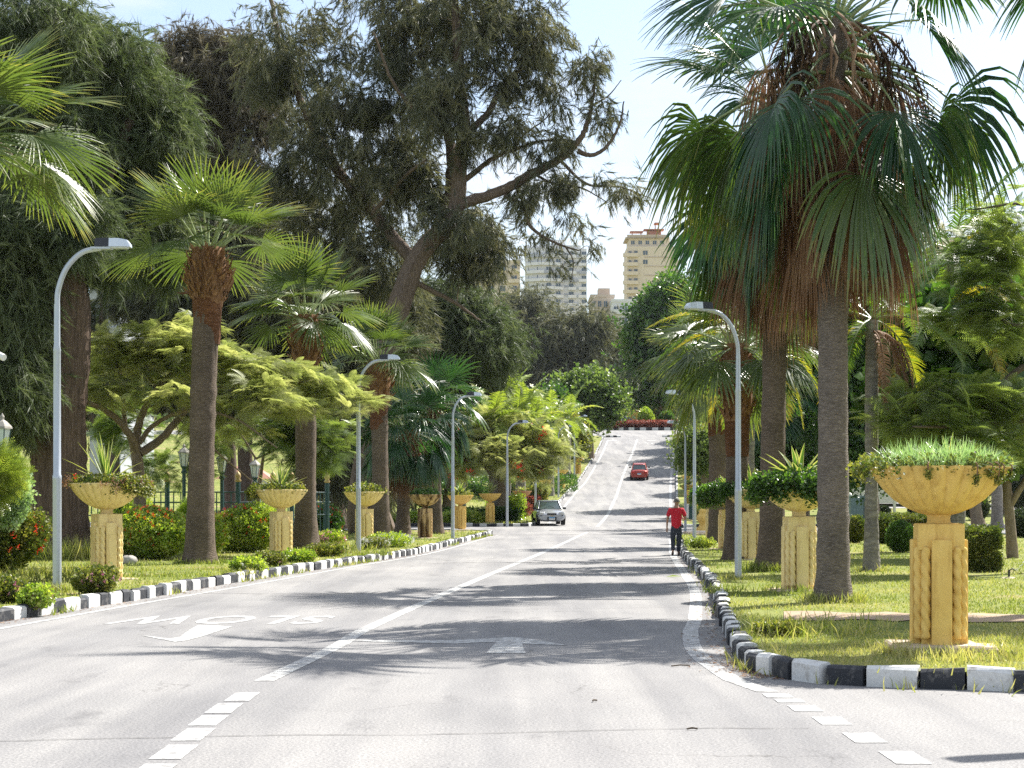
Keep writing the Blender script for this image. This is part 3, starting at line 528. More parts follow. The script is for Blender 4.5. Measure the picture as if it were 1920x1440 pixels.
def lobe(px, py, rx, ry, d, n, dr=None): return (*wp(px, py, d), rx / FP * d, dr if dr is not None else (rx + ry) / 2 / FP * d, ry / FP * d, n)
def limb(pts, d, r0, r1, dd=0.):
    """polyline through photo pixels at depth d (drifting by dd) with a radius that tapers"""
    n = len(pts); return np.array([(*wp(p[0], p[1], d + dd * i / (n - 1)), r0 + (r1 - r0) * i / (n - 1)) for i, p in enumerate(pts)])
def crown_tree(name, label, cat, base, limbs, lobes, seed, leafm, barkm, tmpl, size, ntuft, spread, group=None, down=.5, flat=1., twig=.03, vbase=.5, vvar=.28, sides=12, shell=.45, twigm=None, out=.7, flowers=None, lobed=0, cvar=.25):
    global rng; rng = np.random.default_rng(seed); random.seed(seed); base = np.array(base, float); t = thing(name, label, cat, tuple(base), 0, group); m = MB(); sk = []
    for i, L_ in enumerate(limbs):
        S = smooth_line(L_, 8); S = S.copy(); S[1:-1, :3] += rng.normal(0, S[:, 3].mean() * .12, (len(S) - 2, 3)) * (0 if i == 0 else 1); S[:, :3] -= base
        tube(m, S[:, :3], np.maximum(S[:, 3], .02), sides if S[0, 3] > .15 else 7, 0, .05, lobes=(lobed if i == 0 else 0)); sk.append(S)
    m.build("trunk", M[barkm], t)
    SK = np.concatenate([np.repeat(S[len(S) // 5:], 1, 0) for S in sk]); P = SK[:, :3]; Rr = SK[:, 3]
    cs = []
    for lb in lobes:
        c, r, n = np.array(lb[:3]) - base, np.array(lb[3:6]), int(lb[6]); d = rdir(n) * (rng.random((n, 1)) ** shell); cs.append((d * r + c, np.repeat(c[None], n, 0)))
    Cc = np.concatenate([a for a, b in cs]); C0 = np.concatenate([b for a, b in cs]); dist = np.array([np.min(np.linalg.norm(P - c, axis=1)) for c in Cc]); od = np.argsort(dist); tw = MB(); pts, rads = P.copy(), Rr.copy()
    for i in od:
        c = Cc[i]; dd = np.linalg.norm(pts - c, axis=1) + .5 * np.maximum(0, pts[:, 2] - c[2]); j = int(np.argmin(dd)); a = pts[j]; l = np.linalg.norm(c - a)
        if l < .25: continue
        mid = a + (c - a) * .5 + np.array((0, 0, .14 * l)) + rng.normal(0, .07 * l, 3); B = smooth_line([a, mid, c], 4); r0 = min(rads[j] * .7, twig * (.35 + .35 * l)); r0 = max(r0, .008); rr = np.linspace(r0, r0 * .35, len(B)); tube(tw, B, rr, 4)
        pts = np.vstack([pts, B[2:]]); rads = np.r_[rads, rr[2:]]
    if tw.n: tw.build("branches", M[twigm or 'twig'], t)
    N = len(Cc); K = ntuft; Q = np.repeat(Cc, K, 0) + rng.normal(0, spread, (N * K, 3)) * np.array((1, 1, flat)); O = Q - np.repeat(C0, K, 0); O /= np.linalg.norm(O, axis=1)[:, None] + 1e-6
    D = O * out + rng.normal(0, .5, (N * K, 3)) * (1, 1, max(flat, .3)) + np.array((0, 0, -down)); D[:, 2] *= (flat < .7) * .45 + (flat >= .7); cv = np.repeat(rng.normal(0, vvar * .6, N), K); f = MB()
    scatter(f, tmpl[0], tmpl[1], Q, frames(D, rng.normal(0, .5, N * K)), size * rng.uniform(.7, 1.3, N * K), np.clip(vbase + cv + rng.normal(0, vvar * .5, N * K), 0, 1), 0, rng.normal(0, .1, len(tmpl[1]))); f.build("crown", M[leafm], t)
    if flowers: 
        k = flowers[0]; g = MB(); ii = rng.integers(0, len(Q), k); scatter(g, TSM[0], TSM[1], Q[ii] + O[ii] * .15, frames(rdir(k)), flowers[2], rng.random(k)); g.build("blossom", M[flowers[1]], t)
    return t
def bush(name, label, loc, r, seed, leafm='hedge', n=900, size=.16, tmpl=None, flowers=None, group=None, cat='bush', stem=True, vbase=.5, inner=.35, boxy=0., up=.2, rz=0):
    """leaves fill a squashed ball r=(rx,ry,height) standing on loc; flowers=(count, material, size)"""
    global rng; rng = np.random.default_rng(seed); t = thing(name, label, cat, loc, rz, group); tm = tmpl or TSM; rx, ry, h = r; d = rdir(n)
    if boxy: d = np.sign(d) * np.abs(d) ** (1 - boxy) / np.maximum(.8, np.max(np.abs(d) ** (1 - boxy), 1, keepdims=True))
    bc = rdir(13, -.2, 1); ba = rng.uniform(-.28, .34, 13); q = 1 + (np.exp(-(1 - d @ bc.T) * 9) * ba).sum(1, keepdims=True) * (0.35 if 'round' in name else 1.); q = np.clip(q, .74, 1.2); q *= np.where(rng.random((n, 1)) < .05, 1.1, 1); rad = q * (inner + (1 - inner) * rng.random((n, 1)) ** .4); P = d * rad * np.array((rx, ry, h / 2)) + (0, 0, h * .52); P[:, 2] = np.maximum(P[:, 2], .04)
    f = MB(); scatter(f, tm[0], tm[1], P, frames(d + rng.normal(0, .4, (n, 3)) + (0, 0, up), rng.normal(0, 1, n)), size * rng.uniform(.7, 1.35, n), np.clip(vbase + rng.normal(0, .22, n) + .12 * np.sin(P[:, 0] * 3 + P[:, 2] * 4), 0, 1), 0, rng.normal(0, .12, len(tm[1]))); f.build("foliage", M[leafm], t)
    if flowers:
        k, mt, fs = flowers; d = rdir(k, -.5, 1); P = d * np.array((rx, ry, h / 2)) * 1.03 + (0, 0, h * .52); P[:, 2] = np.maximum(P[:, 2], .08); f = MB(); scatter(f, TSM[0] * .8, TSM[1], P, frames(d), fs * rng.uniform(.7, 1.3, k), rng.random(k)); f.build("flowers", M[mt], t)
    if stem:
        m = MB()
        for _ in range(5): e = rng.normal(0, .45, 2); tube(m, [(e[0] * .15, e[1] * .15, -.03), (e[0] * rx * .5, e[1] * ry * .5, h * .35), (e[0] * rx, e[1] * ry, h * .6)], [.03, .022, .01], 5)
        m.build("stem", M['twig'], t)
    return t

# ------------------------------------------------------------------ buildings
def rect_windows(t, faces, mats=('pane', 'wall_w')):
    for (o, ux, w_, h_) in faces:      # origin corner, unit x along the facade, width, height
        ux = np.array(ux, float); nrm = np.array((ux[1], -ux[0], 0)); o = np.array(o, float); f = MB(); z = np.array((0, 0, 1.))
        for (a, b, c, d) in ((-.12, -.12, w_ + .12, 0), (-.12, h_, w_ + .12, h_ + .12), (-.12, 0, 0, h_), (w_, 0, w_ + .12, h_), (w_ / 2 - .04, 0, w_ / 2 + .04, h_)):
            p = [o + ux * a + z * b, o + ux * c + z * b, o + ux * c + z * d, o + ux * a + z * d]; q = [x + nrm * .1 for x in p]; f.add(p + q, [(4, 5, 6, 7), (0, 1, 5, 4), (1, 2, 6, 5), (2, 3, 7, 6), (3, 0, 4, 7)])
        fr = f.build("window", M[mats[1]], t); g = MB(); p = [o + nrm * .03, o + ux * w_ + nrm * .03, o + ux * w_ + z * h_ + nrm * .03, o + z * h_ + nrm * .03]; g.poly(p); g.build("pane", M[mats[0]], fr)
def balcony(t, x0, x1, y0, depth, z, mat, rail=.95):
    m = MB(); box(m, ((x0 + x1) / 2, y0 - depth / 2, z), (x1 - x0, depth, .22)); box(m, ((x0 + x1) / 2, y0 - depth + .06, z + rail / 2 + .11), (x1 - x0, .12, rail))
    for x in (x0 + .06, x1 - .06): box(m, (x, y0 - depth / 2 + .06, z + rail / 2 + .11), (.12, depth - .124, rail))
    m.build("balcony", M[mat], t)
def building_at(px0, px1, pytop, d, depth=16, zb=None):
    x0, x1 = (px0 - 960) / FP * d, (px1 - 960) / FP * d; zt = CH + (937 - pytop) / FP * d; zg = float(H((x0 + x1) / 2, d)) - .5; return x0, x1, zg, zt
def tower_white():
    d = 600; x0, x1, zg, zt = building_at(985, 1100, 466, d); w_ = x1 - x0; t = thing("apartment_tower", "tall white apartment tower with curved balcony fronts, left of the sky gap", "building", (x0 + w_ / 2, d, zg)); h = zt - zg
    # plan: the left two thirds curve forward, the right third is flat
    def front(u): return -2.6 * math.sin(PI * min(1, u / .62)) if u < .62 else 0
    us = np.linspace(0, 1, 25); out = [((u - .5) * w_, front(u)) for u in us] + [(w_ / 2, 18), (-w_ / 2, 18)]; n = len(out); V = [(x, y, 0) for x, y in out] + [(x, y, h) for x, y in out]; m = MB()
    m.add(V, [(i, (i + 1) % n, (i + 1) % n + n, i + n) for i in range(n)], 0); m.add(V[n:], [list(range(n))]); m.build("wall", M['wall_w'], t)
    fl = 2.82; k = 0; z = h - 3.2
    while z > h - 45:
        for (a, b) in ((.0, .30), (.30, .62), (.70, .83), (.87, 1.)):
            m = MB(); uu = np.linspace(a, b, 8); pr = 1.25
            top = [((u - .5) * w_, front(u) - pr, 0) for u in uu]; bt = [((u - .5) * w_, front(u) + .05, 0) for u in uu]; P = np.array(top + bt); k8 = len(uu); V = np.vstack([P + (0, 0, z - .2), P + (0, 0, z + .85)]); K = 2 * k8
            F = [(i, i + 1, K + i + 1, K + i) for i in range(k8 - 1)] + [(0, K, K + k8, k8), (k8 - 1, 2 * k8 - 1, K + 2 * k8 - 1, K + k8 - 1)] + [(i, k8 + i, k8 + i + 1, i + 1) for i in range(k8 - 1)]
            m.add(V, F); m.build("balcony", M['wall_w'] if (k + int(a * 10)) % 5 else M['band'], t)
        rect_windows(t, [(((u - .5) * w_, front(u) - .06, z + .1), (1, 0, 0), 1.6, 2.0) for u in (.05, .19, .34, .50, .71, .92)]); 
        m = MB(); box(m, (.12 * w_ + .05 * w_, -.0, z + 1.2), (.06 * w_, .3, .7)); m.build("grey_band", M['band'], t)
        z -= fl; k += 1
    m = MB(); box(m, (-1, 5, h + .6), (w_ * .9, 9, 1.2)); box(m, (1, 6, h + 2.4), (5, 5, 2.4)); m.build("roof", M['wall_w'], t)
tower_white()
def tower_cream():
    d = 560; x0, x1, zg, zt = building_at(1176, 1272, 462, d); w_ = x1 - x0; h = zt - zg; t = thing("apartment_tower", "tall cream apartment tower with red rooftop pergola, right of the sky gap", "building", (x0 + w_ / 2, d, zg))
    m = MB(); bx = lambda cx, cw, z0, z1, y0=0, dp=16: box(m, (cx, y0 + dp / 2, (z0 + z1) / 2), (cw, dp, z1 - z0)); bx(0, w_, 0, h); bx(-.06 * w_, w_ * .8, h, h + 2.8, 1.5, 12); m.build("wall", M['wall_c'], t)
    fl = 3.0; z = h - 3.4; k = 0
    while z > h - 40:
        rect_windows(t, [((-w_ / 2 + .5, -.0, z + .6), (1, 0, 0), .9, 1.3), ((-w_ / 2 + 2.3, -.0, z + .5), (1, 0, 0), 1.1, 1.5)] + ([((-w_ / 2 + 5.2, -.0, z + .6), (1, 0, 0), 1.5, 1.4)] if k < 2 else []), ('pane', 'wall_c')); balcony(t, -w_ / 2 - 1.4, -w_ / 2 + 3.6, 0, 1.2, z, 'wall_c')
        m = MB(); box(m, (w_ * .16, -.06, z - .1), (w_ * .66, .14, .28)); m.build("ledge", M['wall_b'], t); z -= fl; k += 1
    rect_windows(t, [((-w_ * .42 + i * 2.4, 1.5, h + .9), (1, 0, 0), 1.2, 1.2) for i in range(5)], ('pane', 'wall_c'))
    m = MB(); box(m, (-.1 * w_, 7, h + 3.0), (w_ * .86, 13, .35)); box(m, (-.1 * w_, .6, h + 3.5), (w_ * .8, .2, .9)); m.build("cornice", M['wall_b'], t)
    m = MB()
    for cx, cw, z in ((-.3 * w_, 3.6, 5.4), (.04 * w_, 5.6, 6.1), (.1 * w_, 1.4, 8.2)):
        box(m, (cx, 5, h + z), (cw * 1.2, 4, .3))
        for s_ in (-1, 1): box(m, (cx + s_ * cw * .4, 4, h + z / 2 + 1.6), (.3, .3, z - 3.2))
    box(m, (.05 * w_, 6, h + 4.4), (4.5, 4, 2.6)); m.build("roof_pergola", M['roofred'], t)
tower_cream()
def block(label, px0, px1, pyt, d, wall, cols, rows, fl=3.0, ww=1.3, wh=1.5, roof=None, bal=(), depth=14, ny=0):
    x0, x1, zg, zt = building_at(px0, px1, pyt, d); w_ = x1 - x0; h = zt - zg; t = thing("apartment_building", label, "building", (x0 + w_ / 2, d, zg)); m = MB(); box(m, (0, depth / 2, h / 2), (w_, depth, h)); m.build("wall", M[wall], t)
    for r_ in range(rows):
        z = h - 2.6 - r_ * fl; rect_windows(t, [((-w_ / 2 + w_ * (c + .5) / cols - ww / 2, 0, z), (1, 0, 0), ww, wh) for c in range(cols)], ('pane', wall))
        for (a, b) in bal: balcony(t, -w_ / 2 + a * w_, -w_ / 2 + b * w_, 0, 1.2, z - .5, wall)
        m = MB(); box(m, (0, -.04, z - .9), (w_ * .995, .12, .16)); m.build("ledge", M[wall], t)
    m = MB(); box(m, (0, depth / 2, h + .35), (w_ + .3, depth + .3, .7)); m.build("parapet", M[wall], t)
    if roof: m = MB(); [box(m, (a * w_, depth / 2, h + .7 + c / 2), (b * w_, 5, c)) for a, b, c in roof]; m.build("roof_hut", M['wall_b'], t)
    return t
block("cream apartment block half hidden by casuarina branches, left of white tower", 866, 975, 492, 520, 'wall_c', 5, 6, 3.1, 1.7, 1.7, [(-.2, .3, 2.5)], [(.0, .2), (.8, 1.)])
block("low beige building with brick roof hut between the two towers", 1108, 1152, 557, 450, 'wall_b', 4, 4, 3.0, .9, 1.6, [(.1, .5, 2.2)])
block("low white building with wide dark windows beside the cream tower", 1148, 1194, 566, 440, 'wall_w', 3, 4, 2.9, 1.3, 1.4, None, [(.05, .45), (.6, .98)])
block("grey block seen through the trees behind the leftmost street lamp", 168, 226, 540, 150, 'wall_g', 2, 2, 2.8, .8, 1.2)
block("pale pink block peeping between palm fronds near the right edge", 1772, 1812, 452, 300, 'wall_c', 3, 3, 2.8, .9, 1.1)
# small pavilion roof seen through the garden
t = thing("garden_kiosk", "small white kiosk with pink tiled roof behind the green fence", "kiosk", tuple(gp(455, 962))); D_ = t.location[1]; m = MB(); box(m, (0, 2, 1.2), (3.2, 3, 2.4)); m.build("wall", M['wall_w'], t)
m = MB(); m.add([(-2, .2, 2.4), (2, .2, 2.4), (2, 3.8, 2.4), (-2, 3.8, 2.4), (0, 2, 3.7)], np.array([(0, 1, 4), (1, 2, 4), (2, 3, 4), (3, 0, 4)])); m.build("roof", M['roofred'], t)

# ------------------------------------------------------------------ palms along the avenue
def at(px, py): return tuple(gp(px, py))
def hz(py, p): return CH + (937 - py) / FP * p[1] - p[2]        # height above the foot of the thing at that photo row
GL, GR = "fan palms along the left kerb", "fan palms along the right kerb"
UPR = [(8, 60, 88), (9, 28, 60), (10, -5, 30), (8, -35, 0)]
p = (-10.0, 30.5, LIFT); fan_palm("broad crowned fan palm at the picture's left edge with only its crown in view", p, hz(290, p), .30, .45, [(10, 45, 88), (12, 15, 45), (8, -10, 15)], GL, 11, bl=1.5, pl=1.5, droop=.45, n=36)
p = at(375, 1057); fan_palm("tall fan palm with bulging brown leaf bases, nearest left one with its trunk in view", p, hz(478, p), .31, .46, [(7, 62, 88), (7, 35, 60), (6, 8, 30)], GL, 23, (1.15, 1.45, 300), 1.4, 1.2, .35, n=36)
p = at(573, 1033); fan_palm("fan palm rising behind the second left planter, its crown left of the second lamp", p, hz(603, p), .31, .50, [(8, 58, 88), (8, 28, 58), (9, 0, 28)], GL, 34, (1.3, 1.4, 260), 1.3, 1.2, .45, n=32)
p = at(714, 1012); fan_palm("fan palm with its crown just behind the second left lamp head", p, hz(684, p), .32, .46, [(8, 58, 88), (8, 28, 58), (9, -5, 28)], GL, 45, (1.5, 1.4, 240), 1.35, 1.2, .45, n=28)
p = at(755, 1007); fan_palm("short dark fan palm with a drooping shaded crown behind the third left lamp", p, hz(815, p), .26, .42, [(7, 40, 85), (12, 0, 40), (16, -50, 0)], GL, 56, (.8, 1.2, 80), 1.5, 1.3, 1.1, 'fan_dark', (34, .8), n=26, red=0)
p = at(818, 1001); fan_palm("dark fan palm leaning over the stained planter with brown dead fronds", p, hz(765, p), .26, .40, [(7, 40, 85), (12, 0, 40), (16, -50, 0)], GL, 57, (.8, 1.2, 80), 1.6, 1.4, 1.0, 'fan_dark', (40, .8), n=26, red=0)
HANG = [(7, 55, 88), (9, 20, 55), (14, -15, 20), (16, -60, -15)]
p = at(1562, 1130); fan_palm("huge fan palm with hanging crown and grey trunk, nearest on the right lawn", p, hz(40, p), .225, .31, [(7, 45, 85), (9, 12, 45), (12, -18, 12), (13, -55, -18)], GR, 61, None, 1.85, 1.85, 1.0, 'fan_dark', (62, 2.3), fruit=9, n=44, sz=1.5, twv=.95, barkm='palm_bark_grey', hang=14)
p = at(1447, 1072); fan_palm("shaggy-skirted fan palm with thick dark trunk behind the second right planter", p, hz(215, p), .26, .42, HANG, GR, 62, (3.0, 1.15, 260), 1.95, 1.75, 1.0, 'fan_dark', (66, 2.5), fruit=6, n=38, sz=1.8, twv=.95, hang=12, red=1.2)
p = at(1383, 1049); fan_palm("stout fan palm with ragged leaf bases just behind the nearest right street lamp", p, hz(660, p), .29, .44, UPR, GR, 63, (1.7, 1.35, 220), 1.4, 1.3, .6, n=28)
p = at(1347, 1017); fan_palm("fan palm with green sunlit fronds reaching over the road, behind the fourth right planter", p, hz(690, p), .34, .44, UPR, GR, 64, (1.6, 1.3, 200), 1.5, 1.5, .6, n=28)
p = (9.9, 25.6, LIFT); fan_palm("fan palm at the top right corner showing only hanging frond tips and fruit stalks", p, 9.5, .23, .32, [(6, 30, 80), (12, -10, 30), (14, -60, -10)], GR, 65, None, 1.6, 1.5, 1.2, 'fan_dark', (24, 1.2), fruit=7, n=30)
for i, (d, off, hh) in enumerate([(84, 4.2, 6.4), (118, 4.6, 6.0), (134, 5.5, 7.5), (150, 4.8, 7), (164, 5.2, 8), (178, 5.0, 7), (192, 5.6, 8.5), (203, 6.5, 8)]):
    x = road_right(d) + off; fan_palm("fan palm partly hidden in the line up the slope, %s of eight from the crossroad" % ("first second third fourth fifth sixth seventh eighth".split()[i]), (x, d, float(H(x, d)) + LIFT), hh, .3, .42, [(7, 40, 85), (9, 0, 40), (8, -40, 0)], "fan palms beside the uphill road", 70 + i, (1.2, 1.3, 60), 1.6, 1.5, .6, 'fan' if i % 2 else 'fan_dark', n=20, red=0)

for i, (d, off, hh, r_) in enumerate([(174, 5.2, 12, 3.6), (186, 5, 13, 3.8), (198, 5.5, 13, 3.8), (210, 8, 12, 3.6), (150, 6, 9, 2.6)]):
    x = road_right(d) + off; z = float(H(x, d)) + LIFT; crown_tree("broadleaf_tree", "shade tree behind the uphill palms on the right, %s from the top of the slope" % ("fourth third second first fifth".split()[i]), "tree", (x, d, z), [np.array([(x, d, z, .35), (x + .2, d, z + hh * .35, .28), (x, d, z + hh * .75, .12)])], [(x, d, z + hh * .72, r_, r_, hh * .2, 60), (x - r_ * .4, d, z + hh * .55, r_ * .8, r_ * .8, hh * .14, 30)], 170 + i, 'broad', 'pale_bark', TL, .9, 20, .7, "shade trees beside the uphill road", .1)
# feather palms
p = at(1634, 1072); feather_palm("slim grey feather palm with dry hanging fronds on the right lawn", p, hz(600, p), .14, .2, "feather palms on the right lawn", 81, 10, 2.3, -25, 60, 1.7, dead=7, yel=.2, lw=.04)
p = (13.6, 52, LIFT); feather_palm("large feather palm with long drooping blue-green and yellow fronds above the ficus", p, hz(470, p), .2, .28, "feather palms on the right lawn", 82, 26, 4.4, -30, 60, 1.9, ll=.6, lw=.05, n=60, yel=.15, hang=.9)
p = (11.6, 45, LIFT); feather_palm("feather palm whose fronds hang between the two thickest palm trunks", p, hz(600, p), .16, .22, "feather palms on the right lawn", 83, 20, 3.3, -35, 50, 2.1, ll=.5, lw=.045, n=50, yel=.3, hang=.9)
p = (7.0, 50.5, LIFT); feather_palm("feather palm with yellow-green fronds hanging beside the nearest right lamp pole", p, hz(640, p), .15, .22, "feather palms on the right lawn", 84, 20, 3.1, -50, 50, 2.3, ll=.5, lw=.045, n=50, yel=.45, hang=.9, azs=[190, 215, 240, 170])
p = (27, 95, .2); feather_palm("date palm silhouette against the sky near the right edge", p, 15.0, .3, .4, "feather palms on the right lawn", 85, 30, 4.0, -30, 80, 1.2, ll=.6, lw=.07, yel=0)
p = (15.0, 100, .3); feather_palm("feather palm beneath the cream tower behind the hanging skirt", p, 11.5, .3, .4, "feather palms on the right lawn", 86, 26, 4.2, -30, 80, 1.3, ll=.6, lw=.07, yel=0)
for i, (px, py, top, s) in enumerate([(928, 977, 800, 1), (977, 958, 790, 1.1), (1003, 950, 800, 1), (948, 955, 760, 1.1), (1030, 930, 800, 1.15), (1062, 905, 790, 1.1)]):
    p = at(px, py); feather_palm("bright green feather palm with smooth grey trunk beyond the crossroad, %s from the left" % ("first third fourth second fifth sixth".split()[i]), p, max(3, hz(top, p) - 1), .33 * s, .40 * s, "smooth grey palms in the far left garden", 90 + i, 15, 3.3 * s, -10, 75, 1.4, 'areca', ll=.75, lw=.11, shaft=True, n=34, hang=.5, yel=.15)
p = at(868, 960); p = (p[0] - 0, p[1], p[2]); feather_palm("tall thin palm above the flowering hedge left of the bright palms", p, hz(730, p), .2, .28, "smooth grey palms in the far left garden", 99, 14, 2.6, -20, 70, 1.4, 'feather', ll=.5, lw=.08, n=30)

# ------------------------------------------------------------------ casuarinas and other big trees
G = "tall casuarinas left of the avenue"
b = np.array((wp(112, 1052, 45.)[0], 45., LIFT))
crown_tree("casuarina_tree", "massive casuarina with reddish bark behind the nearest left planter", "tree", b,
    [np.array([(*b, .92), (*(b[:2]), .7, .80)] + [(*wp(*q, 45.), r) for q, r in (((112, 950), .74), ((110, 860), .72), ((114, 760), .64), ((125, 640), .60), ((118, 520), .56), ((92, 440), .42), ((70, 340), .34), ((58, 240), .28), ((80, 120), .2), ((110, -60), .1))]),
     limb([(125, 560), (150, 480), (180, 380), (230, 260), (262, 160), (272, 100)], 45, .3, .06, 3), limb([(90, 430), (40, 330), (-20, 250)], 45, .22, .08, -3)],
    [lobe(60, 60, 120, 90, 45, 60), lobe(190, 140, 100, 90, 47, 80), lobe(300, 260, 65, 110, 48, 66), lobe(90, 260, 130, 130, 46, 110), lobe(250, 400, 85, 100, 48, 75), lobe(100, 420, 110, 60, 44, 60), lobe(20, 520, 60, 160, 44, 150), lobe(20, 700, 60, 110, 44, 110), lobe(190, 480, 40, 60, 46, 25), lobe(320, 470, 40, 50, 48, 25)],
    101, 'cas_g', 'cas_bark_red', TN, .42, 34, .26, G, down=.75, twig=.03, sides=26, lobed=6, out=.45)
b = at(700, 1000); d = 76
crown_tree("casuarina_tree", "dominant open casuarina whose forked limbs reach over the road against the sky", "tree", b,
    [np.array([(*b, 1.1), (*wp(690, 930, d), .8), (*wp(715, 700, d), .55), (*wp(775, 500, d), .42), (*wp(835, 425, d), .36), (*wp(857, 385, d), .33), (*wp(862, 320, d), .30), (*wp(870, 240, d), .27), (*wp(862, 150, d), .22), (*wp(856, 60, d), .17), (*wp(850, -90, d), .08)]),
     limb([(855, 385), (930, 362), (1000, 325), (1050, 298), (1083, 268), (1100, 235), (1110, 190), (1120, 130)], d, .26, .05), limb([(1083, 283), (1110, 291), (1140, 272), (1162, 232), (1170, 190)], d, .12, .03), limb([(862, 345), (920, 300), (960, 282), (1010, 265), (1060, 262)], d, .14, .03),
     limb([(945, 366), (980, 385), (990, 418), (1020, 445), (1060, 462), (1085, 470)], d, .12, .03), limb([(872, 250), (910, 218), (945, 160), (985, 118), (1010, 60)], d, .18, .04), limb([(820, 440), (845, 350), (840, 250), (800, 140), (770, 20), (740, -80)], d + 1, .32, .08, 3), limb([(850, 250), (800, 225), (740, 160), (700, 60)], d, .15, .04, -2),
     limb([(775, 490), (700, 400), (620, 300), (560, 180), (520, 60), (500, -60)], d + 2, .30, .08, 4), limb([(700, 400), (760, 330), (800, 300)], d + 2, .12, .05, -3), limb([(1050, 300), (1100, 345), (1160, 350), (1220, 372)], d, .08, .02), limb([(1000, 325), (1040, 345), (1090, 352), (1140, 380)], d, .07, .02), limb([(1105, 200), (1140, 180), (1165, 150)], d, .05, .015), limb([(1060, 462), (1075, 490), (1070, 530)], d, .04, .012), limb([(960, 282), (985, 250), (1020, 225), (1050, 190)], d, .06, .015), limb([(760, 520), (840, 560), (900, 600)], d, .15, .04, 3)],
    [lobe(760, 30, 120, 110, 79, 64), lobe(900, 30, 120, 110, 76, 64), lobe(1000, 60, 55, 70, 76, 20), lobe(1010, 130, 40, 40, 76, 9), lobe(690, 190, 120, 110, 78, 64), lobe(820, 190, 90, 90, 75, 37), lobe(930, 150, 50, 50, 76, 14), lobe(540, 110, 110, 130, 80, 67), lobe(600, 310, 150, 120, 80, 88), lobe(760, 340, 90, 90, 78, 50), lobe(890, 270, 40, 60, 75, 7),
     lobe(560, 470, 130, 110, 82, 67), lobe(700, 480, 110, 110, 80, 61), lobe(890, 450, 75, 75, 78, 44), lobe(850, 420, 60, 40, 75, 10), lobe(960, 240, 45, 60, 76, 12), lobe(1040, 180, 30, 25, 76, 4), lobe(1100, 130, 28, 45, 76, 7), lobe(1130, 220, 40, 35, 76, 5), lobe(1030, 280, 50, 30, 76, 8), lobe(1020, 340, 60, 30, 76, 5), lobe(1100, 340, 50, 22, 76, 4), lobe(1180, 358, 55, 18, 76, 4), lobe(1060, 400, 60, 45, 76, 3), lobe(990, 440, 30, 40, 76, 2), lobe(1075, 480, 45, 45, 76, 1), lobe(1030, 500, 20, 35, 76, 1), lobe(980, 370, 40, 30, 76, 7), lobe(940, 490, 30, 40, 77, 2)],
    102, 'cas', 'cas_bark', TNB, .50, 28, .32, G, down=.8, twig=.04, sides=20, lobed=5, out=.4, vvar=.42, twigm='pale_bark', shell=.5)
def simple_cas(label, px, py, d, top, lobes, seed, leafm='cas', r=.45, lean=0, tmpl=None, size=.55, nt=34, spread=.42, base=None, down=.8, name="casuarina_tree", bark_='cas_bark', group=G):
    b = base if base is not None else np.array([(px - 960) / FP * d, d, float(H((px - 960) / FP * d, d)) + LIFT - .1]); t = wp(px + lean, top, d)
    L0 = np.array([(*(b + (t - b) * u + np.array((math.sin(u * 5 + seed) * .3, 0, 0)) * (u > 0)), r * (1.35 if u == 0 else 1) * (1 - .85 * u)) for u in (0, .08, .25, .45, .65, .85, 1)])
    ls = []
    for k, lb in enumerate(lobes): u = .3 + .5 * (k + 1) / (len(lobes) + 1); s_ = b + (t - b) * u; e = np.array(lb[:3]); ls.append(np.array([(*s_, r * .4), (*(s_ * .5 + e * .5 + (0, 0, -.04 * d * .1)), r * .25), (*e, r * .1)]))
    return crown_tree(name, label, "tree", b, [L0] + ls, lobes, seed, leafm, bark_, tmpl or TNB, size, nt, spread, group, down, twig=.04, out=.45)
simple_cas("brownish casuarina behind the left palms with a ragged top against the sky", 430, 0, 96, 90, [lobe(330, 110, 55, 60, 96, 38), lobe(400, 150, 75, 80, 96, 75), lobe(440, 100, 55, 50, 96, 36), lobe(380, 260, 75, 90, 97, 75), lobe(470, 240, 60, 110, 96, 60), lobe(420, 370, 90, 80, 97, 80)], 103, 'cas_b')
simple_cas("dark shaded casuarina filling the gap between first and second left palm", 470, 0, 92, 360, [lobe(440, 470, 110, 90, 92, 170), lobe(360, 560, 110, 110, 92, 200), lobe(500, 600, 110, 110, 92, 220), lobe(430, 720, 120, 90, 93, 160), lobe(250, 520, 60, 70, 94, 60)], 104, 'cas', .5)
simple_cas("dark shaded casuarina with thick trunk behind the third left planter", 640, 0, 90, 500, [lobe(620, 590, 110, 110, 90, 220), lobe(720, 620, 80, 100, 90, 140), lobe(640, 740, 100, 90, 89, 170), lobe(560, 720, 80, 80, 91, 110), lobe(700, 850, 50, 100, 86, 100), lobe(620, 860, 60, 70, 88, 70)], 105, 'cas', .6)
simple_cas("weeping brownish-green casuarina between the main casuarina and the far wood", 845, 0, 112, 540, [lobe(840, 590, 70, 60, 110, 130), lobe(890, 640, 55, 60, 110, 110), lobe(800, 660, 70, 70, 112, 120), lobe(880, 700, 50, 50, 112, 70), lobe(930, 640, 45, 40, 112, 55), lobe(790, 740, 80, 60, 113, 90)], 106, 'cas_g', .45, size=.65, spread=.55)
simple_cas("dark casuarina at the far left behind the garden fence", 200, 0, 88, 560, [lobe(40, 560, 90, 130, 88, 170), lobe(150, 660, 60, 90, 88, 90), lobe(60, 760, 110, 60, 90, 110), lobe(300, 700, 100, 60, 92, 100)], 107, 'cas', .5)
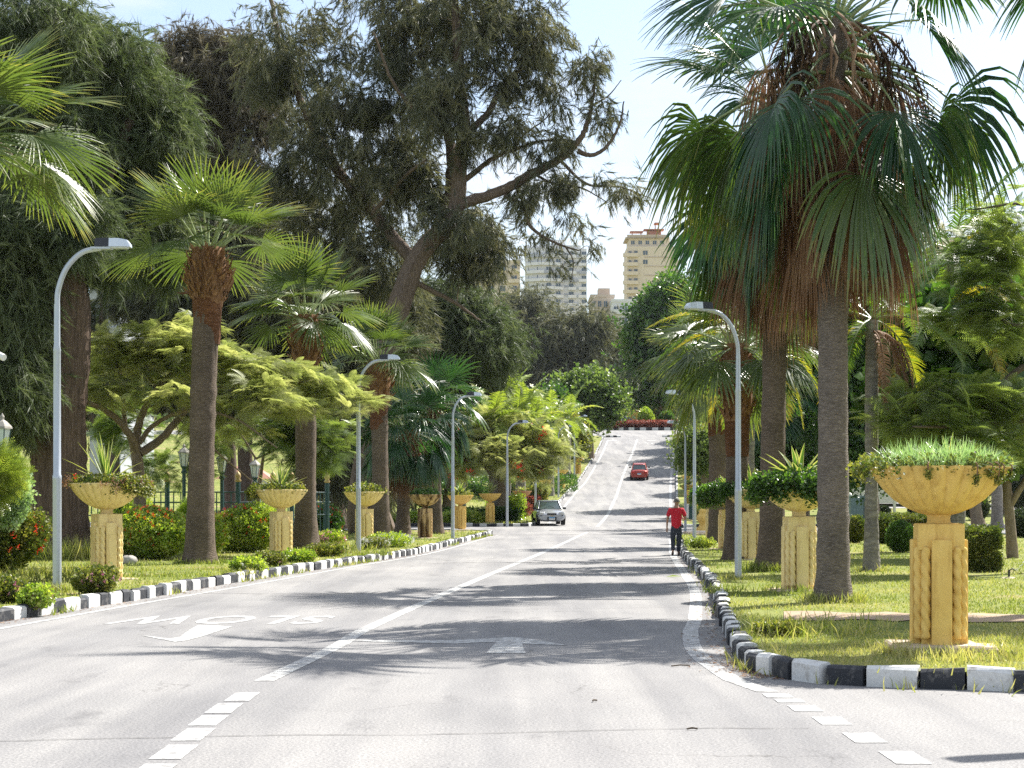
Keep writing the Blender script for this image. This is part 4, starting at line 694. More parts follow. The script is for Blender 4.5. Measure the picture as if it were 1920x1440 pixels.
# the wood across the end of the avenue: one tree each
F = "dark trees across the end of the avenue"
for i, (lab, px, d, top, lobes, mt) in enumerate([
    ("far casuarina at the left end of the wood", 915, 300, 570, [lobe(910, 600, 50, 40, 300, 55), lobe(930, 650, 50, 60, 300, 70), lobe(900, 720, 60, 60, 300, 50)], 'cas'),
    ("far upright casuarina directly under the white tower", 985, 305, 545, [lobe(985, 570, 42, 36, 305, 50), lobe(975, 640, 48, 60, 305, 80), lobe(985, 720, 55, 60, 305, 60)], 'cas'),
    ("broad far casuarina in the middle of the wood", 1070, 300, 590, [lobe(1060, 625, 55, 38, 300, 70), lobe(1100, 620, 45, 36, 300, 50), lobe(1070, 690, 75, 55, 300, 100), lobe(1060, 745, 70, 45, 300, 60)], 'cas'),
    ("far casuarina beneath the low white building", 1155, 310, 610, [lobe(1150, 640, 40, 36, 310, 45), lobe(1165, 700, 45, 60, 310, 70), lobe(1140, 745, 50, 45, 310, 50)], 'cas'),
    ("tall round-headed tree in front of the cream tower", 1240, 262, 540, [lobe(1262, 572, 40, 34, 262, 40), lobe(1225, 600, 34, 34, 262, 34), lobe(1200, 655, 26, 34, 262, 26), lobe(1232, 650, 34, 34, 262, 36), lobe(1285, 640, 50, 60, 262, 70), lobe(1215, 715, 30, 34, 262, 30), lobe(1250, 710, 40, 50, 262, 50)], 'broad'),
    ("leafy tree with yellowing lower branches right of the roundabout lamps", 1265, 285, 680, [lobe(1220, 735, 40, 40, 280, 45), lobe(1270, 730, 60, 50, 285, 60), lobe(1320, 700, 60, 70, 285, 60)], 'hedge_y'),
    ("slim dark tree standing in the dry field", 1170, 292, 700, [lobe(1168, 715, 20, 40, 292, 24), lobe(1170, 755, 24, 22, 292, 18)], 'broad_d'),
    ("small light green tree in front of the wood", 1205, 288, 730, [lobe(1200, 748, 24, 20, 288, 18), lobe(1213, 765, 22, 16, 288, 12)], 'poin_g'),
    ("far casuarina behind the flat-topped tree", 1020, 320, 660, [lobe(1015, 710, 60, 50, 320, 70), lobe(1090, 740, 50, 40, 320, 50)], 'cas')]):
    br = mt in ('broad', 'hedge_y', 'poin_g'); simple_cas(lab, px, 0, d, top, lobes, 120 + i, mt, .45, 0, TL if br else TNB, 1.5 if br else 1.35, 17, 1.15, down=.3 if br else .7, name="broadleaf_tree" if br else "casuarina_tree", group=F)
# right-hand park
Gp = "park trees behind the right palms"
for i, (lab, px, d, top, lobes, mt, tm, sz, nt, sp) in enumerate([
    ("dense broadleaf tree behind the second right planter", 1500, 92, 560, [lobe(1480, 640, 80, 80, 92, 120), lobe(1540, 740, 90, 90, 92, 130), lobe(1460, 800, 80, 80, 90, 110), lobe(1540, 880, 60, 40, 92, 40)], 'broad', TL, .5, 30, .5),
    ("dense dark broadleaf tree behind the slim grey palm", 1640, 84, 480, [lobe(1640, 560, 90, 80, 84, 120), lobe(1700, 640, 80, 80, 84, 110), lobe(1640, 720, 90, 80, 84, 120), lobe(1620, 840, 70, 60, 84, 60)], 'broad', TL, .5, 30, .5),
    ("large tree filling the space behind the flat-leaved boughs at the right edge", 1840, 80, 430, [lobe(1800, 560, 90, 80, 80, 110), lobe(1900, 560, 90, 90, 80, 120), lobe(1820, 680, 100, 90, 80, 130), lobe(1880, 800, 90, 70, 80, 80)], 'broad_d', TL, .5, 24, .5),
    ("green tree at the inner edge of the park beyond the crossroad", 1370, 130, 620, [lobe(1340, 700, 60, 70, 130, 80), lobe(1400, 720, 70, 80, 130, 100), lobe(1345, 800, 50, 60, 130, 60), lobe(1420, 840, 60, 60, 130, 60)], 'broad', TL, .7, 20, .7),
    ("yellow-green bushy tree beside the uphill road on the right", 1312, 112, 800, [lobe(1305, 850, 28, 40, 112, 36), lobe(1330, 840, 30, 40, 112, 36)], 'poin_g', TL, .5, 20, .4),
    ("shade tree standing on the far right lawn", 1872, 118, 860, [lobe(1860, 880, 50, 40, 118, 40), lobe(1900, 860, 60, 50, 118, 50)], 'broad_d', TL, .6, 20, .6)]):
    simple_cas(lab, px, 0, d, top, lobes, 140 + i, mt, .3 if i < 5 else .38, 0, tm, sz, nt, sp, down=.2, name="broadleaf_tree", bark_='pale_bark', group=Gp)
b = np.array((13.2, 45, LIFT)); crown_tree("fiddle_leaf_fig", "fig tree with large glossy dark leaves behind the nearest right planter", "tree", b, [np.array([(*b, .16), (13.1, 45, 1.5, .13), (12.9, 45, 3.2, .1), (12.4, 45, 4.6, .05)]), np.array([(13.1, 45, 1.5, .1), (14, 44.5, 3.2, .05), (14.6, 44.5, 4.4, .03)])],
    [lobe(1740, 640, 45, 50, 45, 22), lobe(1790, 720, 60, 60, 45, 34), lobe(1860, 640, 60, 70, 45, 36), lobe(1880, 760, 60, 60, 45, 32), lobe(1700, 760, 45, 70, 46, 26), lobe(1830, 850, 70, 45, 45, 22)], 151, 'broad', 'pale_bark', TBIG, .42, 14, .28, None, .1, shell=.5)
PO = "flat-topped flame trees"
b = np.array((12.6, 37, LIFT)); d = 37
crown_tree("flame_tree", "flame tree with flat feathery boughs reaching in from the right edge", "tree", b, [np.array([(*b, .24), (12.4, 37, 1.6, .2), (12.0, 37, 3, .16), (11.8, 37, 4.4, .12), (11.6, 37, 6, .07)]), limb([(2010, 760), (1930, 690), (1870, 720), (1780, 735), (1700, 760)], d, .1, .02), limb([(1990, 640), (1910, 560), (1880, 500), (1850, 450)], d, .1, .03), limb([(1985, 600), (1900, 610), (1830, 560)], d, .07, .02), limb([(1990, 800), (1900, 790), (1800, 800), (1710, 800)], d, .08, .02, -2), limb([(2050, 400), (1920, 383), (1860, 388), (1810, 396)], d, .05, .012)],
    [lobe(1870, 465, 50, 22, 37, 18), lobe(1905, 400, 30, 14, 37, 7), lobe(1850, 530, 38, 24, 37, 16), lobe(1900, 610, 40, 30, 37, 16), lobe(1810, 600, 55, 14, 37, 11), lobe(1730, 745, 60, 20, 36, 15), lobe(1820, 750, 70, 26, 36, 18), lobe(1900, 760, 50, 34, 36, 16), lobe(1770, 800, 90, 14, 35.5, 13), lobe(1870, 830, 60, 16, 36, 9), lobe(1690, 790, 30, 16, 36, 8)],
    152, 'poin_g', 'twig', TS, .40, 5, .30, PO, .0, flat=.45, out=.8, twig=.022, vbase=.65)
b = at(262, 985); d = 47.5
crown_tree("flame_tree", "wide pale green flame tree with layered flat boughs between the first two left palms", "tree", (wp(262, 985, d)[0], d, LIFT),
    [np.array([(*(wp(262, 985, d)[:2]), LIFT, .2), (*wp(262, 930, d), .17), (*wp(258, 870, d), .16), (*wp(250, 820, d), .15)]), limb([(256, 850), (240, 810), (200, 770), (165, 755), (120, 740)], d, .13, .04, -2), limb([(254, 830), (262, 790), (285, 740), (310, 712), (330, 690)], d, .13, .04), limb([(262, 850), (300, 825), (340, 780), (365, 745), (430, 725), (520, 722), (600, 715), (680, 725)], d, .13, .02, 1), limb([(262, 830), (285, 800), (330, 775), (380, 770), (450, 790), (520, 840)], d, .08, .02, -1.5), limb([(235, 800), (225, 700), (195, 640), (160, 610)], d, .07, .02), limb([(300, 730), (270, 690), (300, 640), (350, 610)], d, .06, .02, 1.5), limb([(330, 700), (420, 680), (500, 670), (590, 690)], d, .06, .02, 2), limb([(360, 780), (400, 840), (470, 900)], d, .05, .015, 1)],
    [lobe(200, 650, 60, 22, d, 22), lobe(300, 635, 75, 18, d, 26), lobe(350, 615, 30, 10, d + 1, 8), lobe(250, 690, 90, 26, d, 38), lobe(380, 668, 80, 22, d, 34), lobe(480, 690, 80, 26, d, 36), lobe(590, 715, 70, 22, d + 1, 28), lobe(650, 750, 40, 22, d + 1, 14), lobe(200, 730, 60, 26, d - 1, 20), lobe(330, 740, 70, 16, d - 1.5, 15), lobe(470, 745, 90, 26, d - 1, 32), lobe(560, 760, 60, 24, d, 18), lobe(430, 800, 60, 20, d, 12)],
    153, 'poin', 'pale_bark', TS, .40, 4, .36, PO, .0, flat=.28, out=.8, twig=.02)
crown_tree("broadleaf_tree", "fresh green small tree under the flame tree boughs by the fence", "tree", (-8.3, 55, LIFT), [np.array([(-8.3, 55, LIFT, .1), (-8.2, 55, 1.6, .08), (-8.0, 55, 3.2, .05)]), limb([(480, 860), (440, 800), (400, 790)], 55, .04, .01), limb([(480, 860), (540, 830), (560, 790)], 55, .04, .01)],
    [lobe(530, 800, 45, 40, 54, 22), lobe(590, 830, 45, 60, 55, 26), lobe(330, 870, 60, 30, 56, 14), lobe(250, 800, 70, 40, 56, 18), lobe(420, 830, 40, 20, 56, 8)], 154, 'poin_g', 'pale_bark', TS, .42, 9, .28, None, .1, flat=.6, out=.8)
b = at(942, 977); d = b[1]
crown_tree("flame_tree", "flame tree with a few orange flowers in front of the bright palms beyond the crossroad", "tree", b, [np.array([(*b, .5), (*wp(940, 930, d), .36), (*wp(932, 890, d), .3), (*wp(925, 860, d), .2)]), limb([(938, 915), (915, 880), (895, 860), (870, 850)], d, .2, .05), limb([(936, 900), (960, 860), (985, 840), (1020, 830)], d, .2, .05), limb([(930, 880), (925, 840), (935, 800)], d, .15, .04)],
    [lobe(880, 830, 40, 40, d, 40), lobe(930, 800, 50, 26, d, 40), lobe(990, 810, 45, 26, d, 36), lobe(1020, 845, 38, 34, d, 34), lobe(940, 850, 60, 40, d - 2, 60), lobe(880, 870, 34, 22, d, 20), lobe(985, 875, 40, 26, d, 26)], 155, 'poin', 'pale_bark', TS, .60, 5, .5, PO, .15, flat=.5, out=.8, flowers=(26, 'flower_r', .45), vbase=.6)
b = at(1108, 860); d = b[1]
crown_tree("flame_tree", "flat-topped dark green tree at the top of the slope on the left", "tree", b, [np.array([(*b, .35), (*wp(1106, 800, d), .3), (*wp(1104, 770, d), .2)]), limb([(1106, 790), (1080, 760), (1060, 745)], d, .15, .05), limb([(1106, 790), (1125, 765), (1140, 750)], d, .15, .05)],
    [lobe(1100, 735, 50, 16, d, 50), lobe(1075, 750, 36, 20, d, 36), lobe(1130, 755, 30, 22, d, 36), lobe(1110, 775, 28, 18, d, 20)], 156, 'poin_g', 'pale_bark', TL, 1.0, 16, .8, PO, .1, vbase=.3)
for i, (lab, px, py, lobes, mt) in enumerate([
    ("grey-green olive-like tree leaning over the uphill verge", 1070, 893, [(1060, 838, 26, 20, 26), (1082, 824, 16, 14, 12), (1045, 802, 34, 20, 24)], 'hedge_y'),
    ("dark round tree in the far left garden behind the short fan palm", 800, 925, [(800, 880, 46, 30, 40), (820, 850, 40, 30, 30)], 'broad_d'),
    ("light green tree on the slope behind the flowering hedge", 890, 905, [(880, 800, 40, 40, 40), (850, 830, 30, 30, 26)], 'poin_g'),
    ("leafy tree standing behind the bright palms", 1010, 880, [(1000, 770, 50, 30, 50), (960, 760, 40, 26, 40), (1040, 760, 40, 30, 40)], 'broad'),
    ("small crooked tree with forked trunk beside the far cross street hedge", 768, 970, [(770, 900, 30, 20, 16), (790, 915, 22, 16, 10)], 'broad')]):
    b = at(px, py); d = b[1]; simple_cas(lab, px, py, d, lobes[0][1], [lobe(a, c, e, f_, d, n_) for a, c, e, f_, n_ in lobes], 160 + i, mt, .22, 0, TL, .6 if d < 150 else .7, 18, .5, base=b, down=.15, name="broadleaf_tree", bark_='pale_bark', group="small trees in the far left garden")

# ------------------------------------------------------------------ planters
def rope(mb, x, y, z0, z1, r):
    z = np.linspace(z0, z1, 60); a = np.linspace(0, 2 * PI, 14, endpoint=False); V = []
    for q in z: rr = r * (.72 + .62 * np.abs(np.sin(a + q * 22)) ** .8) * min(1, (q - z0) / .03 + .5, (z1 - q) / .03 + .5); V.append(np.stack([x + rr * np.cos(a), y + rr * np.sin(a), np.full(14, q)], 1))
    k = np.arange(14); k2 = (k + 1) % 14; mb.add(np.concatenate(V), np.concatenate([np.stack([k + j * 14, k2 + j * 14, k2 + (j + 1) * 14, k + (j + 1) * 14], 1) for j in range(59)]), 0, .5, True)
def make_planter(label, mt, shallow=False):
    t = thing("stone_planter", label, "planter"); m = MB()
    n = 24; fl = lambda a, i: (-.005 - (.058 if shallow else .060) * min(1, i / 2) * (1 - np.abs(np.sin(a * n / 2)) ** .55)) if i < 9 else np.zeros_like(a)
    lathe(m, [(.115, 1.315), (.20, 1.335), (.33, 1.39), (.45, 1.47), (.55, 1.57), (.62, 1.66), (.675, 1.745), (.70, 1.785), (.705, 1.80), (.66, 1.805), (.62, 1.76)], 240, 0, (0, 0, 0), fl); b = m.build("bowl", M[mt], t)
    m = MB(); lathe(m, [(.0, 1.765), (.635, 1.765)], 24, 0, (0, 0, 0)); m.build("soil", M['soil'], b)
    m = MB(); lathe(m, [(.125, 1.232), (.115, 1.25), (.115, 1.30), (.13, 1.325)], 16, 0); m.build("neck", M[mt], t)
    m = MB(); box(m, (0, 0, .5), (.37, .37, 1.0)); bbox_(m, (0, 0, 1.10), (.455, .455, .26), 0, .012)
    for k in range(4): a = k * PI / 2; bbox_(m, (.232 * math.cos(a), .232 * math.sin(a), .535), (.09, .20, 1.07), 0, .01, a)
    for sx in (-1, 1):
        for sy in (-1, 1): bbox_(m, (sx * .172, sy * .172, .53), (.05, .05, .9), 0, .008)
    m.build("pedestal", M[mt], t)
    m = MB()
    for sx in (-1, 1):
        for sy in (-1, 1): rope(m, sx * .150, sy * .218, .08, 1.0, .036); rope(m, sx * .218, sy * .150, .08, 1.0, .036)
    m.build("rope_moulding", M[mt], t)
    m = MB(); bbox_(m, (-.05, 0, -.02), (.88, .8, .09), 0, .02, .05); bbox_(m, (.36, -.1, -.03), (.4, .55, .09), 0, .025, -.1); m.build("base_slab", M['slab'], t); return t
def agave(label, loc, n, L, wd, seed, s=1., stiff=.6, mt='agave', elo=10, group="spiky plants in the stone planters", name="agave_plant"):
    global rng; rng = np.random.default_rng(seed); t = thing(name, label, "plant", loc, 0, group, s); m = MB()
    for i in range(n):
        az = i * 2.39996 + rng.normal(0, .15); el = R(rng.uniform(elo, 85)); l = L * rng.uniform(.7, 1.1); P, D = arc((0, 0, 0), (math.cos(el) * math.cos(az), math.cos(el) * math.sin(az), math.sin(el)), l, stiff * rng.uniform(.2, 1.), 5)
        T = np.gradient(P, axis=0); T /= np.linalg.norm(T, axis=1)[:, None]; S = np.cross(T, (0, 0, 1.)); S /= np.linalg.norm(S, axis=1)[:, None] + 1e-6; U = np.cross(S, T); u = np.linspace(0, 1, 6); ww = (wd * np.sin(np.clip(.22 + u * .8, 0, 1) * PI) ** .8)[:, None]; ww[-1] = .002
        rows = np.stack([P - S * ww + U * ww * .5, P - S * ww * .6 + U * ww * .15, P, P + S * ww * .6 + U * ww * .15, P + S * ww + U * ww * .5], 1).reshape(-1, 3); F = [[5 * j + c, 5 * j + c + 1, 5 * j + c + 6, 5 * j + c + 5] for j in range(5) for c in range(4)]; e = rng.uniform(.75, 1.); g = rng.uniform(.0, .4); m.add(rows, F, 0, [e, g, g, e] * 5, False)
    m.build("leaves", M[mt], t); return t
def cover(label, loc, seed, mt='hedge_y', n=260, size=.13, R0=.66, side=None, side_n=0, drop=.3, mound=.10, group="ground cover in the stone planters", s=1., flowers=None, side_m=None, tm=None):
    """creeper filling the bowl and spilling over its rim, most of it towards the angles in side"""
    global rng; rng = np.random.default_rng(seed); t = thing("creeping_plant", label, "plant", loc, 0, group, s); a = rng.uniform(0, 2 * PI, n); r = R0 * rng.random(n) ** .5; P = np.stack([r * np.cos(a), r * np.sin(a), mound * (1 - (r / R0) ** 2) * rng.uniform(0, 1.3, n) + rng.uniform(0, .07, n)], 1); tm = tm or TSM
    f = MB(); scatter(f, tm[0], tm[1], P, frames(rdir(n, 0, 1)), size * rng.uniform(.6, 1.2, n), rng.random(n)); 
    if side_n:
        a0 = np.array(side)[rng.integers(0, len(side), side_n)]; a = R(1) * a0 + rng.normal(0, .28, side_n); q = rng.random(side_n); P = np.stack([(R0 + .03 + .14 * q ** .5 + rng.normal(0, .03, side_n)) * np.cos(a), (R0 + .03 + .14 * q ** .5 + rng.normal(0, .03, side_n)) * np.sin(a), .06 - drop * q ** 1.4 + rng.normal(0, .025, side_n)], 1)
        scatter(f, tm[0], tm[1], P, frames(rdir(side_n, -.6, .6)), size * rng.uniform(.6, 1.2, side_n), rng.random(side_n))
    f.build("foliage", M[mt], t)
    if flowers: k = flowers[0]; a = rng.uniform(0, 2 * PI, k); f = MB(); scatter(f, TSM[0], TSM[1], np.stack([.6 * np.cos(a), .6 * np.sin(a), rng.uniform(.08, .16, k)], 1), frames(rdir(k)), flowers[2], rng.random(k)); f.build("flowers", M[flowers[1]], t)
    return t
GPl = "stone planters beside the avenue"
proto = {}
def planter(px, py, label, mt='stone', rz=0., s=1., zoff=0.):
    loc = gp(px, py); loc[2] += zoff
    if mt not in proto: proto[mt] = make_planter(label, mt, mt == 'stone'); o = proto[mt]; o.location = loc; o.rotation_euler = (0, 0, rz); o.scale = (s, s, s); o['label'] = label
    else: o = dup(proto[mt], loc, rz, label, s)
    o['group'] = GPl; return (loc[0], loc[1], loc[2] + 1.775 * s)
def planter_big():
    P0 = planter(1760, 1224, "big ochre planter with grassy blue-green tuft, nearest on the right corner", 'stone', R(-7), 1., .07); t = thing("ribbon_grass", "dense grassy tuft filling the nearest right planter", "plant", P0, 0, "ground cover in the stone planters")
    global rng; rng = np.random.default_rng(5); n = 3200; r = .66 * rng.random(n) ** .5; a = rng.uniform(0, 2 * PI, n); B = np.stack([r * np.cos(a), r * np.sin(a), np.zeros(n)], 1); tv = np.array([(0, -.5, 0), (0, .5, 0), (.5, -.45, 0), (.5, .45, 0), (1, -.05, -.28), (1, .05, -.28)]); tv[:, 1] *= .035; tf = np.array([(0, 1, 3, 2), (2, 3, 5, 4)])
    D = np.stack([np.cos(a) * r * .9, np.sin(a) * r * .9, np.full(n, .75)], 1) + rng.normal(0, .38, (n, 3)); D[:, 2] = np.abs(D[:, 2]) + .1; hh = rng.uniform(.15, .34, n) * (1.05 - .45 * (r / .66) ** 3); m = MB(); scatter(m, tv, tf, B, frames(D, rng.normal(0, .4, n)), hh, rng.random(n)); m.build("blades", M['grass_b'], t)
    agave("pale spiky leaves poking out of the grassy tuft in the nearest right planter", (P0[0] + .12, P0[1] + .05, P0[2] - .02), 9, .38, .022, 9, elo=35)
    cover("leafy creeper with thin trailing runners on the rim of the nearest right planter", P0, 10, 'hedge_y', 420, .10, .68, (180, 200, 165), 70, .12, .03, flowers=(3, 'flower_p', .045))
    m = MB(); t2 = thing("hanging_runners", "dry reddish runners hanging down the bowl of the nearest right planter", "plant", P0, 0, "ground cover in the stone planters")
    for ang, ln in ((-112, .1), (-74, .2), (-52, .2), (-46, .16), (-30, .1), (-60, .09)):
        a = R(ang); q = np.array((.70 * math.cos(a), .70 * math.sin(a), .06)); P = [q * (.9, .9, 1.2), q * (1.04, 1.04, .6), q * (1.03, 1.03, -ln * 6), q * (1.0, 1.0, -ln * 13)]; tube(m, smooth_line(P, 4), [.008] * 13, 4, 1); nn = 14; u = rng.random(nn)[:, None]; Q = np.array(P[2]) * (1 - u) + np.array(P[3]) * u; scatter(m, TSM[0], TSM[1], Q, frames(rdir(nn)), .055, rng.random(nn))
    m.build("foliage", [M['hedge_y'], M['dead']], t2)
planter_big()
P = planter(1498, 1107, "pale yellow planter with large variegated agave, second on the right, half behind the big trunk", 'stone_pale', R(4), 1.02)
agave("large variegated agave spreading from the second right planter", P, 24, .78, .055, 21, elo=15); cover("round-leaved geranium bush spilling over the left rim of the second right planter", P, 22, 'broad', 420, .15, .62, (180, 200, 160, 230, 270, 300), 560, .32, .12, flowers=(6, 'flower_p', .08))
P = planter(1407, 1050, "pale yellow planter between the second lamp-side palm and the nearest right lamp", 'stone_pale', R(2)); agave("variegated agave rising left and right of the nearest right lamp pole", P, 22, .70, .05, 23, elo=15); cover("dark creeper spilling from the third right planter", P, 24, 'broad', 300, .16, .62, (180, 200, 230), 160, .2)
P = planter(1364, 1030, "pale yellow planter overgrown by creeper, fourth on the right", 'stone_pale', R(5)); agave("pale agave above the overgrown fourth right planter", P, 20, .62, .05, 25, elo=20); cover("heavy creeper hiding the bowl of the fourth right planter", P, 26, 'broad', 400, .2, .66, (180, 0, 270, 220, 310), 800, .45, .18)
P = planter(1337, 1012, "pale yellow planter overgrown by creeper, fifth on the right beside the crossroad", 'stone_pale', R(5)); cover("dark creeper hiding the bowl of the fifth right planter", P, 27, 'broad', 400, .2, .66, (180, 0, 270, 220, 310), 700, .4, .18); agave("small agave in the fifth right planter", P, 14, .5, .05, 28, elo=25)
P = planter(1307, 975, "ochre planter just across the crossroad on the right, behind the walking man's lamp", 'stone', .2, .95); agave("agave in the planter just across the crossroad", P, 18, .8, .06, 29, .95, elo=15)
for i, (px, d, lab) in enumerate([(1291, 126, "first"), (1292, 143, "second"), (1292, 158, "third"), (1292, 172, "fourth")]):
    x = (px - 960) / FP * d; loc = (x, d, float(H(x, d)) + LIFT); o = dup(proto['stone'], loc, .3 * i, "small-looking ochre planter up the slope on the right, %s beyond the crossroad one" % lab, .95, GPl); agave("agave in the uphill right planter, %s beyond the crossroad one" % lab, (x, d, loc[2] + 1.69), 16, .8, .07, 30 + i, .95, elo=15)
P = planter(200, 1087, "pale yellow fluted planter with tall agave beside the nearest left lamp", 'stone_pale', R(33), 1.03)
agave("tall spiky green agave with yellow edges in the nearest left planter", P, 40, .95, .030, 41, stiff=.35, elo=12); cover("yellow-green creeper spilling over the right rim of the nearest left planter", P, 42, 'hedge_y', 420, .13, .66, (0, 20, -20, -40), 330, .22, .1, flowers=(0, 'flower_r', .1)); 
cover("rusty brown creeper at the rim of the nearest left planter with one red bloom", P, 43, 'dead', 26, .11, .66, (-60, -30, 190), 40, .12, .04, flowers=(1, 'flower_r', .12))
P = planter(527, 1047, "pale yellow fluted planter with spiky agave, second on the left", 'stone_pale', R(35)); agave("spiky agave with yellow edges in the second left planter", P, 34, .80, .030, 44, stiff=.4, elo=12); cover("brown and yellow creeper hanging off the left rim of the second left planter", P, 45, 'hedge_y', 260, .14, .66, (180, 165), 170, .24, .08)
P = planter(683, 1023, "pale yellow fluted planter behind the second left lamp, third on the left", 'stone_pale', R(38)); agave("low pale agave in the third left planter", P, 20, .46, .05, 46, elo=12); cover("yellowish low plants in the third left planter", P, 47, 'hedge_y', 300, .17, .62, (0,), 1, .1, .14)
P = planter(797, 1009, "grime-stained planter under the dark palm fronds, fourth on the left", 'stone_stain', R(35), .97); cover("sparse green tuft in the grime-stained planter", P, 48, 'broad', 160, .16, .6, (0,), 1, .1, .16, s=.97)
P = planter(863, 993, "ochre planter at the tip of the near left verge, fifth on the left", 'stone', R(40), .98); agave("pale yellow agave in the fifth left planter at the verge tip", P, 24, .75, .06, 49, elo=20); cover("low plants in the fifth left planter", P, 50, 'hedge_y', 150, .17, .62, (0,), 1)
P = planter(919, 981, "ochre planter on a stone step beyond the cross street, sixth on the left", 'stone', R(5), .98); agave("upright pale agave in the sixth left planter", P, 20, .85, .06, 51, elo=40)
P = planter(979, 967, "pinkish planter left of the silver car's roof", 'stone_pink', R(40), .92); agave("low agave in the pinkish planter", P, 14, .6, .06, 52, .92, elo=15)
P = planter(1021, 938, "ochre planter directly above the silver car's roof", 'stone', R(30), .9); agave("low agave in the planter above the silver car", P, 14, .6, .06, 53, .9, elo=15)
P = planter(1053, 916, "ochre planter up the left slope among poles", 'stone', R(30), .9); agave("small agave in the planter up the left slope", P, 14, .6, .07, 54, .9, elo=15)
P = planter(1084, 889, "farthest ochre planter on the left slope under the leaning tree", 'stone', R(30), .9); agave("small agave in the farthest left slope planter", P, 12, .6, .07, 55, .9, elo=15)
t = thing("stone_planter", "square ochre planter in the roundabout behind the parked blue car", "planter", (18.2, 262, float(H(18.2, 262))), 0, GPl); m = MB(); lathe(m, [(.5, 0), (.5, 1.2), (2.2, 2.2), (2.3, 2.6), (1.9, 2.6)], 8); m.build("bowl", M['stone'], t)
agave("big pale agave in the roundabout planter", (18.2, 262, float(H(18.2, 262)) + 2.5), 18, 1.8, .16, 56, elo=10)

# ------------------------------------------------------------------ street lamps
def make_lamp():
    t = thing("street_lamp", "x", "street lamp"); m = MB(); lathe(m, [(.075, -.1), (.075, 1.9), (.078, 1.92), (.078, 1.98), (.066, 2.0), (.062, 4.1), (.066, 4.12), (.054, 4.2), (.05, 4.9)], 14); m.build("pole", M['steel'], t)
    m = MB(); tube(m, smooth_line([(0, 0, 4.85), (.02, 0, 5.15), (.16, 0, 5.52), (.42, 0, 5.78), (.75, 0, 5.86)], 6), .045, 10, 0, cap=True); m.build("arm", M['steel'], t)
    m = MB(); box(m, (.76, 0, 5.855), (.34, .19, .035)); b = m.build("bracket", M['steel'], t)
    m = MB(); V = []
    for x, w_, h_ in ((.66, .105, .13), (.69, .11, .145), (.90, .115, .15)):
        V += [(x, -w_, 5.875), (x, w_, 5.875), (x, w_ * .8, 5.875 + h_), (x, -w_ * .8, 5.875 + h_)]
    m.add(V, [(0, 3, 2, 1), (8, 9, 10, 11)] + [(4 * j + i, 4 * j + (i + 1) % 4, 4 * j + 4 + (i + 1) % 4, 4 * j + 4 + i) for j in (0, 1) for i in range(4)]); m.build("gear_box", M['lamp_black'], t)
    m = MB(); V = []
    for x, w_, h_ in ((.903, .118, .145), (1.06, .125, .145), (1.20, .115, .12), (1.26, .09, .045)): V += [(x, -w_, 5.872), (x, w_, 5.872), (x, w_ * .82, 5.872 + h_), (x, -w_ * .82, 5.872 + h_)]
    m.add(V, [(0, 3, 2, 1), (12, 13, 14, 15)] + [(4 * j + i, 4 * j + (i + 1) % 4, 4 * j + 4 + (i + 1) % 4, 4 * j + 4 + i) for j in range(3) for i in range(4)]); h = m.build("lamp_head", M['lamp_grey'], t)
    m = MB(); box(m, (1.06, 0, 5.862), (.28, .17, .016)); m.build("diffuser", M['glass_lamp'], h); return t
L0 = make_lamp(); first = True
LL = [((107, 1110), 0, "tall galvanised lamp beside the nearest left planter"), ((672, 1037), 0, "galvanised lamp in front of the third left planter"), ((849, 1010), 25, "galvanised lamp at the tip of the near left verge"), ((951, 985), 20, "galvanised lamp beside the far cross street kerb, left of the silver car"), ((1004, 962), 20, "galvanised lamp rising just behind the silver car's left side"), ((1047, 933), 20, "galvanised lamp on the left slope behind the silver car"), ((1077, 898), 20, "galvanised lamp halfway up the left slope"), ((1101, 857), 20, "galvanised lamp at the top of the left slope")]
RL = [((1384, 1087), 200, "tall galvanised lamp in front of the right palms, nearest on the right verge"), ((1302, 1021), 205, "galvanised lamp just right of the walking man"), ((1285, 993), 215, "galvanised lamp behind the walking man at the crossroad")]
for (pp, az, lab) in LL + RL:
    g = "street lamps of the avenue"; loc = gp(*pp)
    sL = {107: .98, 672: .955, 849: .97, 1384: .885, 1302: .88, 1285: .93}.get(pp[0], 1.)
    if first: L0.location = loc; L0.scale = (sL,) * 3; L0.rotation_euler = (0, 0, R(az)); L0['label'] = lab; L0['group'] = g; first = False
    else: dup(L0, loc, R(az), lab, sL, g)
for d, lab in ((116, "first"), (138, "second"), (162, "third"), (186, "fourth")):
    x = road_right(d) + .95; dup(L0, (x, d, float(H(x, d)) + LIFT), R(215), "galvanised lamp in the uphill right cluster, %s beyond the crossroad" % lab, 1., "street lamps of the avenue")
dup(L0, (7.88, 15.36, LIFT), R(200), "galvanised lamp outside the right edge whose shadow falls on the corner asphalt", 1., "street lamps of the avenue")

